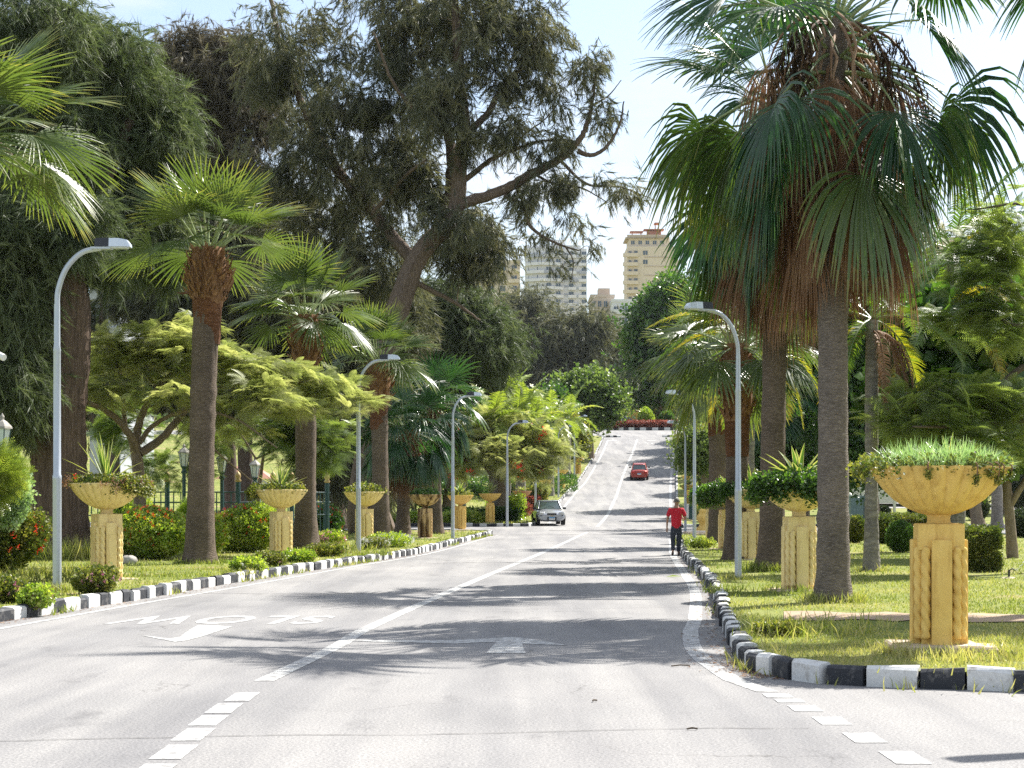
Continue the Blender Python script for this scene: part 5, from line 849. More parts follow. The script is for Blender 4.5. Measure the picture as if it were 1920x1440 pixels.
# ------------------------------------------------------------------ green iron fence with lanterns
def fence(pts, label):
    P = np.array(pts); d = np.r_[0, np.cumsum(np.linalg.norm(np.diff(P, axis=0), axis=1))]; t = thing("iron_fence", label, "fence", (*P[0], LIFT)); m = MB(); g = MB(); s = 0; k = 0; o = P[0]
    while s < d[-1]:
        q = np.array([np.interp(s, d, P[:, 0]), np.interp(s, d, P[:, 1])]) - o
        if k % 5 == 0:
            pm = MB(); tube(pm, [(q[0], q[1], 0), (q[0], q[1], 2.15)], .085, 10, cap=True); po = pm.build("post", M['green_iron'], t); f = MB(); lathe(f, [(.09, 2.15), (.12, 2.2), (.07, 2.26), (.11, 2.34), (.08, 2.44), (.02, 2.5), (.0, 2.56)], 10, 0, (q[0], q[1], 0)); f.build("finial", M['gold'], po)
        else: tube(m, [(q[0], q[1], .12), (q[0], q[1], 1.78)], .022, 5, cap=True)
        s += .24; k += 1
    for z in (.25, 1.0, 1.45, 1.80): tube(m, [(*(p - o), z) for p in P], .028, 6)
    m.build("railing", M['green_iron'], t); return t
fence([(-19, 62), (-15, 59), (-11.5, 58), (-8.2, 58.5), (-6.6, 62)], "dark green iron fence with gold finials behind the hibiscus hedge")
def lantern(px, py, d, label, s=1.):
    x = (px - 960) / FP * d; z = CH + (937 - py) / FP * d; t = thing("garden_lantern", label, "lantern", (x, d, LIFT), 0, "lanterns along the garden fence"); h = z - LIFT - .62; m = MB(); tube(m, [(0, 0, 0), (0, 0, h)], .06, 8); lathe(m, [(.06, h - .25), (.11, h - .2), (.06, h - .12), (.09, h - .04), (.12, h)], 10); m.build("post", M['green_iron'], t)
    m = MB(); lathe(m, [(.10, h), (.17, h + .42)], 6, smooth=False); m.build("glass", M['glass_lamp'], t); m = MB(); lathe(m, [(.21, h + .42), (.20, h + .46), (.10, h + .56), (.04, h + .6), (.05, h + .66), (.0, h + .74)], 6, smooth=False); m.build("cap", M['rock'], t)
    m = MB()
    for k in range(6): a = k * PI / 3; tube(m, [(.105 * math.cos(a), .105 * math.sin(a), h), (.175 * math.cos(a), .175 * math.sin(a), h + .42)], .010, 4)
    m.build("frame", M['green_iron'], t)
lantern(4, 785, 34, "large lantern cut by the left edge"); lantern(345, 838, 55, "lantern left of the nearest left palm trunk"); lantern(416, 850, 57, "lantern just right of the nearest left palm trunk"); lantern(478, 862, 60, "shaded lantern above the second left planter")
for px, py, n_ in ((1197, 770, "left"), (1217, 771, "right")):
    x = (px - 960) / FP * 266; zg = float(H(x, 266)); t = thing("garden_lantern", "%s one of the two white globe lamps behind the roundabout" % n_, "lantern", (x, 266, zg), 0, "white lamps behind the roundabout"); h = CH + (937 - py) / FP * 266 - zg; m = MB(); tube(m, [(0, 0, 0), (0, 0, h)], .09, 6); m.build("post", M['steel'], t); m = MB(); lathe(m, [(.25, h), (.5, h + .1), (.5, h + 1.0), (.3, h + 1.2)], 8); m.build("glass", M['truck_white'], t)
t = thing("security_camera", "white security camera at the left edge in front of the casuarina", "camera", (-8.95, 29.3, LIFT)); m = MB(); tube(m, [(-.3, 0, 0), (-.3, 0, 4.2)], .05, 8); tube(m, [(-.3, 0, 4.02), (.02, 0, 4.0)], .03, 6); m.build("pole", M['trim'], t); m = MB(); tube(m, [(.02, 0, 4.05), (.10, -.02, 4.04), (.26, -.1, 3.97)], [.05, .065, .06], 12, cap=True); m.build("housing", M['camwhite'], t)

# ------------------------------------------------------------------ hedges, flower bushes, shrubs
HB = "red-flowered hibiscus hedge clumps"
bush("hibiscus_bush", "red-flowered hibiscus clump between nearest left planter and first palm", (gp(285, 1050)[0], 43.8, LIFT), (.95, .7, 1.35), 201, 'hedge', 2600, .15, None, (110, 'flower_r', .075), HB, vbase=.6)
bush("hibiscus_bush", "orange-red flowered hibiscus clump left of the second left planter", (-7.85, 50, LIFT), (1.05, .8, 1.35), 202, 'hedge', 2600, .16, None, (90, 'flower_r', .09), HB, vbase=.65)
bush("hibiscus_bush", "hibiscus foliage just right of the first left palm trunk", (-8.6, 47, LIFT), (.7, .6, 1.1), 203, 'hedge', 1300, .15, None, (40, 'flower_r', .08), HB, vbase=.6)
bush("hibiscus_bush", "dark hibiscus clump with few red flowers between second palm and third planter", (-7.1, 63, LIFT), (.9, .8, 1.3), 204, 'broad', 1500, .18, None, (26, 'flower_r', .12), HB)
bush("hibiscus_bush", "hibiscus clump at the left edge with dark red flowers low down", (-10.6, 34, LIFT), (1.25, .9, 1.5), 205, 'hedge_y', 3000, .15, None, (90, 'flower_r', .11), HB, vbase=.4)
bush("willow_leaf_bush", "tall glossy green bush above the leftmost hibiscus", (-10.4, 33.4, .9), (.95, .8, 1.7), 206, 'grass_b', 4200, .15, None, None, None, up=.7, stem=False)
bush("acacia_bush", "bright feathery foliage at the left edge below the lantern", (-10.2, 32.2, 1.6), (.8, .7, .9), 207, 'areca', 260, .34, TS, None, None, up=.3, stem=False)
bush("feathery_bush", "light green feathery bush in front of the iron fence", (-9.6, 52, LIFT), (.7, .5, 1.3), 208, 'hedge', 140, .36, TS)
bush("hedge_bush", "leafy green bush behind the first palm and fence gap", (-11.3, 50, LIFT), (.8, .7, 1.6), 209, 'hedge', 1500, .17)
PV = "periwinkle clumps along the left kerb"
for i, (px, py, rr, h, fl, lab) in enumerate([(182, 1116, .36, .42, 'flower_p', "pink periwinkle clump at the foot of the nearest left planter"), (70, 1138, .22, .26, 'flower_p', "small periwinkle clump left of the nearest left lamp"), (8, 1132, .34, .36, 'flower_p', "pink periwinkle clump at the left edge"), (465, 1072, .34, .26, 'flower_w', "low pale periwinkle clump left of the second left planter"), (505, 1062, .36, .3, 'flower_p', "periwinkle clump in front of the second left planter"), (560, 1054, .42, .26, 'flower_p', "sparse periwinkle clump right of the second left planter"), (612, 1044, .5, .3, 'flower_p', "pinkish periwinkle clump behind the second left lamp"), (735, 1026, .7, .42, 'flower_w', "white-flowered clump right of the third left planter"), (700, 1030, .5, .35, 'flower_w', "white-flowered clump close to the kerb"), (620, 1025, .5, .5, 'flower_p', "periwinkle clump beyond the second palm")]):
    bush("periwinkle_clump", lab, tuple(gp(px, py)), (rr, rr, h), 220 + i, 'hedge' if i % 2 else 'hedge_y', 420, .12, None, (26 if i < 7 else 120, fl, .055 if i < 7 else .08), PV, vbase=.45, inner=.1)
SH = "clipped shrubs on the right lawn"
bush("round_shrub", "bright green round shrub left of the big right planter", tuple(gp(1690, 1036)), (.40, .40, .86), 240, 'broad', 3200, .10, None, None, SH, inner=.55, vbase=.7, stem=True)
bush("round_shrub", "yellow-topped clipped shrub right of the big right planter", tuple(gp(1832, 1072)), (.36, .36, .84), 241, 'hedge_y', 3800, .09, None, None, SH, inner=.55, vbase=.35, boxy=.35, stem=True)
bush("round_shrub", "dull brownish shrub behind the slim grey palm", tuple(gp(1655, 1020)), (.5, .5, 1.0), 242, 'hedge_y', 1500, .12, None, None, SH, inner=.4, vbase=.3)
bush("round_shrub", "small dull shrub just right of the nearest right trunk", tuple(gp(1604, 1018)), (.42, .42, .9), 243, 'hedge_y', 1200, .12, None, None, SH, inner=.4, vbase=.3)
bush("round_shrub", "dark round shrub beyond, beside the teal box", tuple(gp(1655, 975)), (.5, .5, .85), 244, 'broad_d', 900, .16, None, None, SH)
bush("round_shrub", "dark round shrub under the right rim of the big planter", tuple(gp(1832, 976)), (.75, .75, 1.5), 245, 'broad_d', 1600, .18, None, None, SH)
bush("spiky_shrub", "dark spiky shrub at the right edge beside the lawn", (gp(1912, 1008)[0] + .2, gp(1912, 1008)[1], LIFT), (.7, .7, 1.0), 246, 'broad_d', 1400, .16)
bush("weeping_shrub", "dark drooping shrub hanging at the right edge beside the big planter", (gp(1912, 985)[0] + .3, gp(1912, 985)[1], LIFT + 1.0), (1.1, 1.0, 3.0), 247, 'broad_d', 1800, .34, TN, up=-.8)
bush("flower_bed", "mixed flower bed with white blooms in front of the parked truck", tuple(gp(1700, 985)), (2.2, .6, .6), 248, 'hedge_y', 1300, .2, None, (30, 'flower_w', .16), None, stem=False)
bush("weed_clump", "yellow-green weeds with yellow flowers beside the right kerb", tuple(gp(1463, 1196)), (.3, .2, .15), 249, 'hedge_y', 160, .075, None, (8, 'areca', .06), "weeds at the right kerb", vbase=.6, inner=.1)
bush("weed_clump", "low yellow-flowered weeds near the second right lamp", tuple(gp(1312, 1028)), (.45, .35, .3), 250, 'areca', 200, .12, None, None, "weeds at the right kerb", inner=.1)
FH = "low hedges and flower beds beyond the crossroad"
for i, (px, py, r_, mt, lab) in enumerate([(890, 978, (2.6, .5, .7), 'broad', "dark clipped hedge between fifth and sixth left planters"), (948, 976, (1.0, .8, 1.4), 'hedge', "bright bush just right of the sixth left planter"), (830, 980, (2.4, .5, .55), 'hedge', "light green low hedge behind the cross street kerb"), (760, 981, (2.6, .5, .5), 'hedge', "light green low hedge behind the short dark palm"), (965, 968, (.9, .6, .7), 'redleaf', "red-leaved bed left of the pinkish planter"), (960, 950, (1.2, .9, 1.7), 'broad', "dark bush behind the pinkish planter"), (995, 955, (1.1, .8, 1.6), 'hedge_y', "flowering bush between pinkish planter and silver car"), (820, 935, (5, 1.2, 1.3), 'broad', "long dark hedge across the far left lawn"), (950, 925, (5, 1.2, 1.4), 'broad', "long dark hedge behind the flame tree"), (1000, 957, (.4, .4, .8), 'redleaf', "red-leaved shrub beside the pole behind the silver car")]):
    bush("hedge_bush", lab, tuple(gp(px, py)), r_, 260 + i, mt, 900, .28, None, (14, 'flower_r', .22) if i in (6,) else None, FH, boxy=.3, stem=False)
for i, (d, off, mt) in enumerate([(104, 2.2, 'hedge_y'), (112, 2.6, 'broad'), (122, 2.4, 'hedge_y'), (134, 2.8, 'broad'), (147, 2.6, 'hedge_y'), (160, 3, 'broad'), (175, 3, 'hedge_y'), (190, 3.2, 'poin_g')]):
    x = road_right(d) + off; bush("verge_bush", "bush on the uphill right verge, %s from the crossroad" % ("first second third fourth fifth sixth seventh eighth".split()[i]), (x, d, float(H(x, d)) + LIFT), (1.1, 1.6, 1.4 + .2 * (i % 3)), 280 + i, mt, 700, .3, None, None, "bushes on the uphill right verge", stem=False)

# roundabout island
def isl(a0, a1, n=40): return [(20.6 + 8.2 * math.cos(a), 247 + 6.5 * math.sin(a)) for a in np.linspace(a0, a1, n)]
t = thing("roundabout_island", "round island with black and white kerb and red plants at the top of the road", "island", (20.6, 247, 0)); m = MB(); pts = isl(0, 2 * PI, 61)[:-1]
for i in range(60):
    a, b2 = np.array(pts[i]), np.array(pts[(i + 1) % 60]); za, zb_ = float(H(*a)), float(H(*b2)); o = np.array((20.6, 247)); ia, ib = a + (o - a) * .03, b2 + (o - b2) * .03; m.add([(*(a - o), za - .1), (*(b2 - o), zb_ - .1), (*(b2 - o), zb_ + .42), (*(a - o), za + .42), (*(ib - o), zb_ + .42), (*(ia - o), za + .42)], [(0, 1, 2, 3), (3, 2, 4, 5)], i % 2)
m.build("kerb_ring", [M['kerb_white'], M['kerb_black']], t); m = MB(); o = np.array((20.6, 247)); m.add([(0, 0, float(H(20.6, 247)) + .8)] + [(*(np.array(q) - o) * .98, float(H(*q)) + .34) for q in pts], np.array([(0, i + 1, (i + 1) % 60 + 1) for i in range(60)]), 0, .5, True); m.build("turf", M['lawn'], t)
for i, (x, y, rx, ry, h, mt, nm, lab) in enumerate([(17, 242.6, 3.6, .9, .8, 'redleaf', "red_leaf_bed", "left stretch of the red-leaved bed on the roundabout"), (23, 241.8, 3.2, .9, .75, 'redleaf', "red_leaf_bed", "right stretch of the red-leaved bed on the roundabout"), (20, 241.4, 2.2, .8, .7, 'redleaf', "red_leaf_bed", "middle stretch of the red-leaved bed on the roundabout"), (19.3, 245.5, 1.1, 1.1, 2.6, 'hedge', "cone_shrub", "bright cone shrub on the roundabout"), (22.3, 246.5, 1.0, 1.0, 2.2, 'broad', "cone_shrub", "darker rounded shrub on the roundabout")]):
    bush(nm, lab, (x, y, float(H(x, y)) + .4), (rx, ry, h), 300 + i, mt, 900, .45, None, None, "roundabout planting", stem=False)
# thin fence and trunks behind
t = thing("mesh_fence", "thin green fence at the edge of the dry field", "fence", (12, 262, float(H(12, 262)))); m = MB()
for k in range(26): z = float(H(12 + k * 1.3, 262)) - float(H(12, 262)); tube(m, [(k * 1.3, 0, z), (k * 1.3, 0, z + 1.9)], .07 if k % 6 else .14, 5)
for z in (.3, 1.1, 1.85): tube(m, [(0, 0, z), (33, 0, z)], .04, 4)
m.build("railing", M['green_iron'], t)
for i, px in enumerate((1118, 1131)):
    x = (px - 960) / FP * 250; zz = float(H(x, 250)); t = thing("bare_trunk", "%s of the two dark trunks left of the roundabout" % ("left", "right")[i], "tree", (x, 250, zz), 0, "two dark trunks left of the roundabout"); m = MB(); tube(m, [(0, 0, -.2), (.1, 0, 3), (0, 0, 6.5)], [.55, .42, .3], 9, rough=.08); m.build("trunk", M['cas_bark'], t)
    m = MB(); n_ = 500; Q = rng.normal(0, 1, (n_, 3)) * (2.2, 2, 1.0) + (0, 0, 6.6); scatter(m, TNB[0], TNB[1], Q, frames(rdir(n_) + (0, 0, -.5)), 1.2, rng.random(n_)); m.build("crown", M['broad_d'], t)

# ------------------------------------------------------------------ cars
def loft(mb, st, mat=0, n=20, cap=True, pw=3.2):
    """stations (y, half width, z bottom, z top): rounded sections along the car"""
    a = np.linspace(0, 2 * PI, n, endpoint=False) + PI / n; V = []
    for (y, hw, z0, z1) in st: c, s_ = np.cos(a), np.sin(a); x = np.sign(c) * np.abs(c) ** (2 / pw) * hw; z = (z0 + z1) / 2 + np.sign(s_) * np.abs(s_) ** (2 / pw) * (z1 - z0) / 2; V.append(np.stack([x, np.full(n, y), z], 1))
    V = np.concatenate(V); k = np.arange(n); k2 = (k + 1) % n; mb.add(V, np.concatenate([np.stack([k + j * n, k2 + j * n, k2 + (j + 1) * n, k + (j + 1) * n], 1) for j in range(len(st) - 1)]), mat, .5, True)
    if cap: mb.add(V[:n], [list(range(n))[::-1]], mat); mb.add(V[-n:], [list(range(n))], mat)
def make_car(label, loc, rz, paint, front=True):
    """front faces local -Y; length 4.2 m, width 1.68 m, height 1.48 m"""
    t = thing("parked_car" if 'blue' in label else "car", label, "car", loc, rz, "cars on the avenue"); m = MB(); W = .84
    loft(m, [(-2.08, W * .76, .30, .62), (-2.02, W * .88, .24, .70), (-1.85, W * .95, .22, .78), (-1.3, W, .20, .90), (-.85, W, .20, .97), (0, W, .20, .98), (1.0, W, .20, .99), (1.45, W * .99, .22, .99), (1.85, W * .96, .24, .97), (2.05, W * .90, .28, .90), (2.10, W * .80, .34, .78)], 0); m.build("body", M[paint], t)
    # greenhouse: glass block under a painted roof with pillars
    def ring(y, wb, z): return (y, wb, z)
    B = [(-.95, .70, .94), (1.55, .68, .95)]; T = [(-.28, .56, 1.45), (1.02, .54, 1.44)]
    c = [(-B[0][1], B[0][0], B[0][2]), (B[0][1], B[0][0], B[0][2]), (B[1][1], B[1][0], B[1][2]), (-B[1][1], B[1][0], B[1][2]), (-T[0][1], T[0][0], T[0][2]), (T[0][1], T[0][0], T[0][2]), (T[1][1], T[1][0], T[1][2]), (-T[1][1], T[1][0], T[1][2])]
    m = MB(); m.add(c, [(0, 1, 5, 4), (1, 2, 6, 5), (2, 3, 7, 6), (3, 0, 4, 7), (4, 5, 6, 7)]); m.build("cabin", M['trim'], t)
    def pane(i, name):
        q = np.array([c[k] for k in i]); ce = q.mean(0); nrm = np.cross(q[1] - q[0], q[2] - q[0]); nrm /= np.linalg.norm(nrm); m = MB(); q2 = ce + (q - ce) * np.array([.93, .93, .93]) + nrm * .006; m.poly(q2); m.build(name, M['carglass'], t)
    pane((0, 1, 5, 4), "windscreen"); pane((2, 3, 7, 6), "rear_window"); pane((1, 2, 6, 5), "side_window"); pane((3, 0, 4, 7), "side_window")
    m = MB()
    for i, j in ((0, 4), (1, 5), (2, 6), (3, 7)): tube(m, [c[i], c[j]], .045, 6)
    for s_ in (-1, 1): tube(m, [(s_ * .69, .3, .95), (s_ * .56, .35, 1.44)], .03, 6)
    loft(m, [(-.36, .50, 1.40, 1.455), (-.2, .59, 1.41, 1.48), (.4, .60, 1.42, 1.50), (.95, .57, 1.41, 1.48), (1.12, .48, 1.38, 1.44)], 0, 16); m.build("roof", M[paint], t)
    for y in (-1.32, 1.28):
        for s_ in (-1, 1):
            m = MB(); tube(m, [(s_ * .86, y, .30), (s_ * .64, y, .30)], .30, 20, cap=True); wh = m.build("wheel", M['rubber'], t); m = MB(); tube(m, [(s_ * .868, y, .30), (s_ * .85, y, .30)], .19, 14, cap=True); m.build("rim", M['chrome'], wh)
            m = MB(); tube(m, [(s_ * .845, y + .36 * math.cos(a), .30 + .36 * math.sin(a)) for a in np.linspace(0, PI, 9)], .022, 4); m.build("wheel_arch", M['trim'], t)
    for s_ in (-1, 1):
        m = MB(); bbox_(m, (s_ * .90, -.72, 1.0), (.20, .10, .13), 0, .02); m.build("mirror", M['trim'], t)
        m = MB(); bbox_(m, (s_ * .60, -1.99, .70), (.34, .20, .17), 0, .04, -s_ * .38); h = m.build("headlight", M['lens'], t)
        m = MB(); tube(m, [(s_ * .60, -2.115, .70), (s_ * .60, -2.05, .70)], .06, 12, cap=True); m.build("reflector", M['chrome'], h)
        m = MB(); tube(m, [(s_ * .60, -2.075, .38), (s_ * .60, -2.0, .38)], .055, 12, cap=True); m.build("fog_lamp", M['lens'], t)
        m = MB(); bbox_(m, (s_ * .60, 2.06, .78), (.30, .12, .18), 0, .02, -s_ * .25); m.build("tail_light", M['tail'], t)
    m = MB(); bbox_(m, (0, -2.07, .66), (.56, .06, .11), 0, .01); m.build("grille", M['trim'], t)
    m = MB(); bbox_(m, (0, -2.095, .39), (.56, .05, .20), 0, .02); m.build("lower_grille", M['trim'], t)
    m = MB(); bbox_(m, (0, -2.10, .56), (.16, .02, .035), 0, .008); m.build("badge", M['gold'], t)
    for y, nm in ((-2.125, "number_plate"), (2.125, "number_plate")):
        sg = -1 if y < 0 else 1; z0 = .40 if y < 0 else .62; m = MB(); box(m, (0, y, z0), (.36, .012, .17)); pl = m.build(nm, M['plate_w'], t); m = MB(); box(m, (0, y + sg * .008, z0 + .045), (.34, .006, .065)); m.build("blue_strip", M['plate_b'], pl)
    m = MB(); bbox_(m, (0, 2.09, .42), (1.42, .10, .22), 0, .03); m.build("rear_bumper", M[paint], t)
    for s_ in (-1, 1): m = MB(); tube(m, [(s_ * .25, -1.0, .985), (s_ * .1 + .2 * s_, -.86, 1.02)], .012, 4); tube(m, [(s_ * .30, -.88, 1.01), (s_ * .02, -.72, 1.12)], .010, 4); m.build("wiper", M['trim'], t)
    return t
g = gpr(1029, 986); make_car("silver hatchback coming down to the crossroad, front towards the camera", (g[0], g[1] + 2.0, float(H(g[0], g[1] + 2)) ), R(5), 'silver')
d = 160.; x = (1202 - 960) / FP * d; o = make_car("red saloon driving away up the slope", (x, d + 2, float(H(x, d + 2))), R(175), 'car_red'); o.rotation_euler = (-math.atan(.107), 0, R(175))
o = make_car("light blue car parked beyond the roundabout, mostly hidden by red plants", (17.0, 258, float(H(17.0, 258)) + .35), R(62), 'car_blue'); o.scale = (1.1, 1.1, 1.1)

# truck seen under the big planter
t = thing("delivery_truck", "white box truck parked on the park road behind the big planter", "truck", (26.6, 116, float(H(26.6, 116)) + .1), R(2)); m = MB(); bbox_(m, (-3.0, 0, 2.0), (4.6, 2.1, 2.3), 0, .04); m.build("cargo_box", M['truck_white'], t); m = MB(); bbox_(m, (.75, 0, 1.45), (1.5, 1.9, 1.7), 0, .15); bbox_(m, (1.5, 0, .85), (.5, 1.9, .7), 0, .1); m.build("cab", M['truck_white'], t)
m = MB(); box(m, (.85, -.953, 1.75), (1.0, .02, .6)); m.build("side_window", M['carglass'], t); m = MB(); box(m, (-2.2, 0, .72), (6.2, 1.0, .22)); m.build("chassis", M['trim'], t)
for x in (-4.1, .95):
    for y in (-.95, .95): m = MB(); tube(m, [(x, y - .13, .42), (x, y + .13, .42)], .42, 18, cap=True); wh = m.build("wheel", M['rubber'], t); m = MB(); tube(m, [(x, y * 1.02 - .13, .42), (x, y * 1.02 + .13, .42)], .2, 12, cap=True); m.build("rim", M['chrome'], wh)
t = thing("white_post", "white post in front of the parked truck cab", "post", tuple(gp(1677, 975))); m = MB(); bbox_(m, (0, 0, .9), (.16, .16, 1.8), 0, .02); m.build("shaft", M['truck_white'], t)
t = thing("utility_cabinet", "teal utility cabinet between the two right trunks", "cabinet", tuple(gp(1618, 985))); m = MB(); bbox_(m, (0, 0, .85), (1.5, .6, 1.7), 0, .03); m.build("cabinet_body", M['teal'], t); m = MB(); box(m, (0, -.31, .85), (.02, .03, 1.5)); m.build("door_seam", M['trim'], t)
t = thing("litter_bin", "green litter bin post beside the crossroad behind the man's head", "bin", tuple(gp(1264, 972))); t.location[0] = 10.45; t.location[1] = 99.3; m = MB(); bbox_(m, (0, 0, .5), (.35, .3, .9), 0, .03); m.build("bin_body", M['green_iron'], t); m = MB(); bbox_(m, (-.22, 0, .55), (.1, .3, .8), 0, .02); m.build("side_panel", M['truck_white'], t)
# broken stone baluster on slabs at the near corner of the crossroad, right
b = gp(1318, 1002); t = thing("stone_baluster", "squat ochre baluster standing on loose slabs by the crossroad", "ornament", tuple(b + (0, 0, .16))); m = MB(); lathe(m, [(.3, 0), (.3, .12), (.17, .2), (.15, .3), (.22, .42), (.29, .55), (.26, .68), (.16, .8), (.2, .86), (.1, .98), (0, 1.0)], 18); m.build("turned_body", M['stone'], t)
for i, (dx, dy, w_, z, lab) in enumerate([(-.1, 0, 1.5, .06, "wide stone slab under the baluster by the crossroad"), (-.2, -.9, 1.2, .05, "stone slab lying left of the baluster by the crossroad"), (.3, -1.7, 2.0, .04, "long thin slab nearest the kerb in front of the baluster")]):
    t = thing("stone_slab", lab, "slab", tuple(b + (dx, dy, 0)), .1 * i, "loose slabs by the crossroad"); m = MB(); bbox_(m, (0, 0, z), (w_, .8, .13), 0, .03); m.build("slab_stone", M['slab'], t)
b = gp(241, 1058); t = thing("garden_rock", "rounded rock beside the nearest left planter", "rock", tuple(b)); m = MB(); dd = rdir(240); 
a = np.linspace(0, 2 * PI, 14, endpoint=False); prof = [(.02, -.05), (.17, 0), (.20, .08), (.17, .15), (.10, .19), (.02, .2)]; V = np.concatenate([np.stack([r_ * (1 + .15 * np.sin(a * 3 + z * 9)) * np.cos(a), r_ * (1 + .12 * np.cos(a * 2)) * np.sin(a) * .8, np.full(14, z) + .02 * np.sin(a * 4)], 1) for r_, z in prof]); k = np.arange(14); k2 = (k + 1) % 14; m.add(V, np.concatenate([np.stack([k + j * 14, k2 + j * 14, k2 + j * 14 + 14, k + j * 14 + 14], 1) for j in range(5)]), 0, .5, True); m.build("stone_body", M['rock'], t)
# sprinkler and a few bits of litter
b = gp(1892, 1085); t = thing("lawn_sprinkler", "small lawn sprinkler throwing a thin arc of water at the right edge", "sprinkler", tuple(b)); m = MB(); tube(m, [(0, 0, 0), (0, 0, .17)], .022, 8, cap=True); tube(m, [(0, 0, .15), (.07, 0, .19), (.12, 0, .15)], .014, 6); m.build("riser", M['trim'], t); m = MB(); lathe(m, [(.17, 0), (.12, .02), (.02, .03)], 12); m.build("base", M['slab'], t)
m = MB()
for k in range(46): u = k / 46; x = .12 + 1.0 * u; z = .16 + .52 * math.sin(PI * min(1, u * 1.0)) * .75; q = np.array((x, rng.normal(0, .02), z + rng.normal(0, .02))); tube(m, [q, q + (.035, 0, .012 * (1 - 2 * u))], .0035, 4)
m.build("water_jet", M['water'], t)
for i, (px, py, rz, nm, lab) in enumerate([(1276, 1252, .3, "twig", "small dark twig lying on the asphalt near the right kerb"), (1115, 1320, 1.0, "twig", "tiny dark chip lying on the open asphalt"), (1298, 1375, .2, "twig", "tiny dark leaf lying on the lower right asphalt")]):
    g = gpr(px, py); t = thing(nm, lab, "twig", (*g, .005), rz, "bits lying on the road"); m = MB(); L_ = (.10, .03, .04)[i]; tube(m, [(-L_, 0, .008), (0, .012, .014), (L_, -.004, .008)], .007, 5); m.build("stick", M['twig'], t)
g = gpr(1262, 1084); t = thing("fallen_leaf", "orange dry leaf lying on the road behind the walking man", "leaf", (*g, .01)); m = MB(); m.add([(-.16, 0, .01), (0, -.07, .03), (.2, 0, .02), (0, .07, .05)], [(0, 1, 2, 3)]); m.build("blade", M['areca'], t)

# ------------------------------------------------------------------ the walking man
def skin(name, pts, edges, mat, parent, sub=2):
    me = bpy.data.meshes.new(name); me.from_pydata([p[:3] for p in pts], edges, []); o = bpy.data.objects.new(name, me); C.objects.link(o); o.modifiers.new('s', 'SKIN'); d = me.skin_vertices[0].data
    for i, p in enumerate(pts): d[i].radius = (p[3], p[4] if len(p) > 4 else p[3]); d[i].use_root = (i == 0)
    s_ = o.modifiers.new('b', 'SUBSURF'); s_.levels = sub; s_.render_levels = sub; bpy.context.view_layer.update(); ev = o.evaluated_get(bpy.context.evaluated_depsgraph_get()); m2 = bpy.data.meshes.new_from_object(ev); bpy.data.objects.remove(o); m2.materials.clear(); m2.materials.append(M[mat])
    for f in m2.polygons: f.use_smooth = True
    o = bpy.data.objects.new(name, m2); C.objects.link(o); o.parent = parent; return o
def chain(P, e0): return [(e0 + i, e0 + i + 1) for i in range(len(P) - 1)]
g = gpr(1268, 1042); man = thing("person", "man walking away on the right edge of the road in red t-shirt and dark trousers", "person", (g[0], g[1], 0), R(-5))
# x to his right as seen from behind, y forward (away), z up
pts = [(0, 0, .92, .135, .10), (0, .01, 1.08, .125, .09), (0, .0, 1.24, .15, .10), (0, -.01, 1.38, .16, .09), (0, 0, 1.45, .075, .07), (.01, .012, 1.52, .055, .055), (.012, .02, 1.58, .070, .078), (.014, .02, 1.65, .078, .092), (.014, .015, 1.70, .05, .06)]
E = chain(pts, 0); n0 = len(pts)
armL = [(-.20, 0, 1.385, .052), (-.235, .0, 1.25, .046), (-.265, -.02, 1.11, .040), (-.275, .01, .98, .032), (-.28, .03, .875, .025), (-.283, .035, .82, .030, .02)]; armR = [(.20, 0, 1.385, .052), (.245, -.01, 1.25, .046), (.275, -.02, 1.13, .040), (.26, .12, 1.09, .034), (.21, .23, 1.12, .026), (.19, .28, 1.14, .03, .022)]
legL = [(-.085, 0, .86, .085), (-.10, -.02, .66, .072), (-.095, .0, .48, .055), (-.10, -.10, .28, .05), (-.105, -.17, .12, .036), (-.11, -.12, .05, .035)]; legR = [(.085, 0, .86, .085), (.09, .04, .66, .072), (.085, .06, .47, .055), (.075, .05, .27, .05), (.07, .03, .09, .036), (.075, .10, .04, .035)]
allp = list(pts); 
for ch, root in ((armL, 3), (armR, 3), (legL, 0), (legR, 0)): e0 = len(allp); allp += ch; E += [(root, e0)] + chain(ch, e0)
# fingers
def fingers(base_i, wrist, dirs):
    global allp, E
    for dx, l, th in dirs: e0 = len(allp); b0 = np.array(allp[base_i][:3]); d0 = np.array(dx[1]); o = b0 + np.array(dx[0]); P = [(*(o + d0 * 0), .0095), (*(o + d0 * l * .5), .0085), (*(o + d0 * l + np.array((0, .012, 0))), .0065)]; allp += P; E += [(base_i, e0)] + chain(P, e0)
iL = n0 + 5; iR = n0 + 11
fingers(iL, 0, [(((-.02 + .013 * k, .01, -.035), (.0, .15, -1.)), l, 0) for k, l in enumerate((.062, .075, .08, .07))] + [(((.028, .02, .0), (.45, .4, -.8)), .055, 0)])
fingers(iR, 0, [(((-.01, .02, .02 - .013 * k), (-.55, .8, .1)), l, 0) for k, l in enumerate((.06, .07, .065, .055))] + [(((-.01, -.0, .03), (-.3, .5, .8)), .045, 0)])
skin("body", allp, E, 'skin', man)
sh = [(0, 0, .76, .165, .125), (0, .0, .92, .166, .124), (0, .0, 1.18, .172, .122), (0, -.005, 1.32, .185, .118), (0, -.005, 1.405, .15, .095), (0, .0, 1.45, .082, .078)]; se = chain(sh, 0); k0 = len(sh)
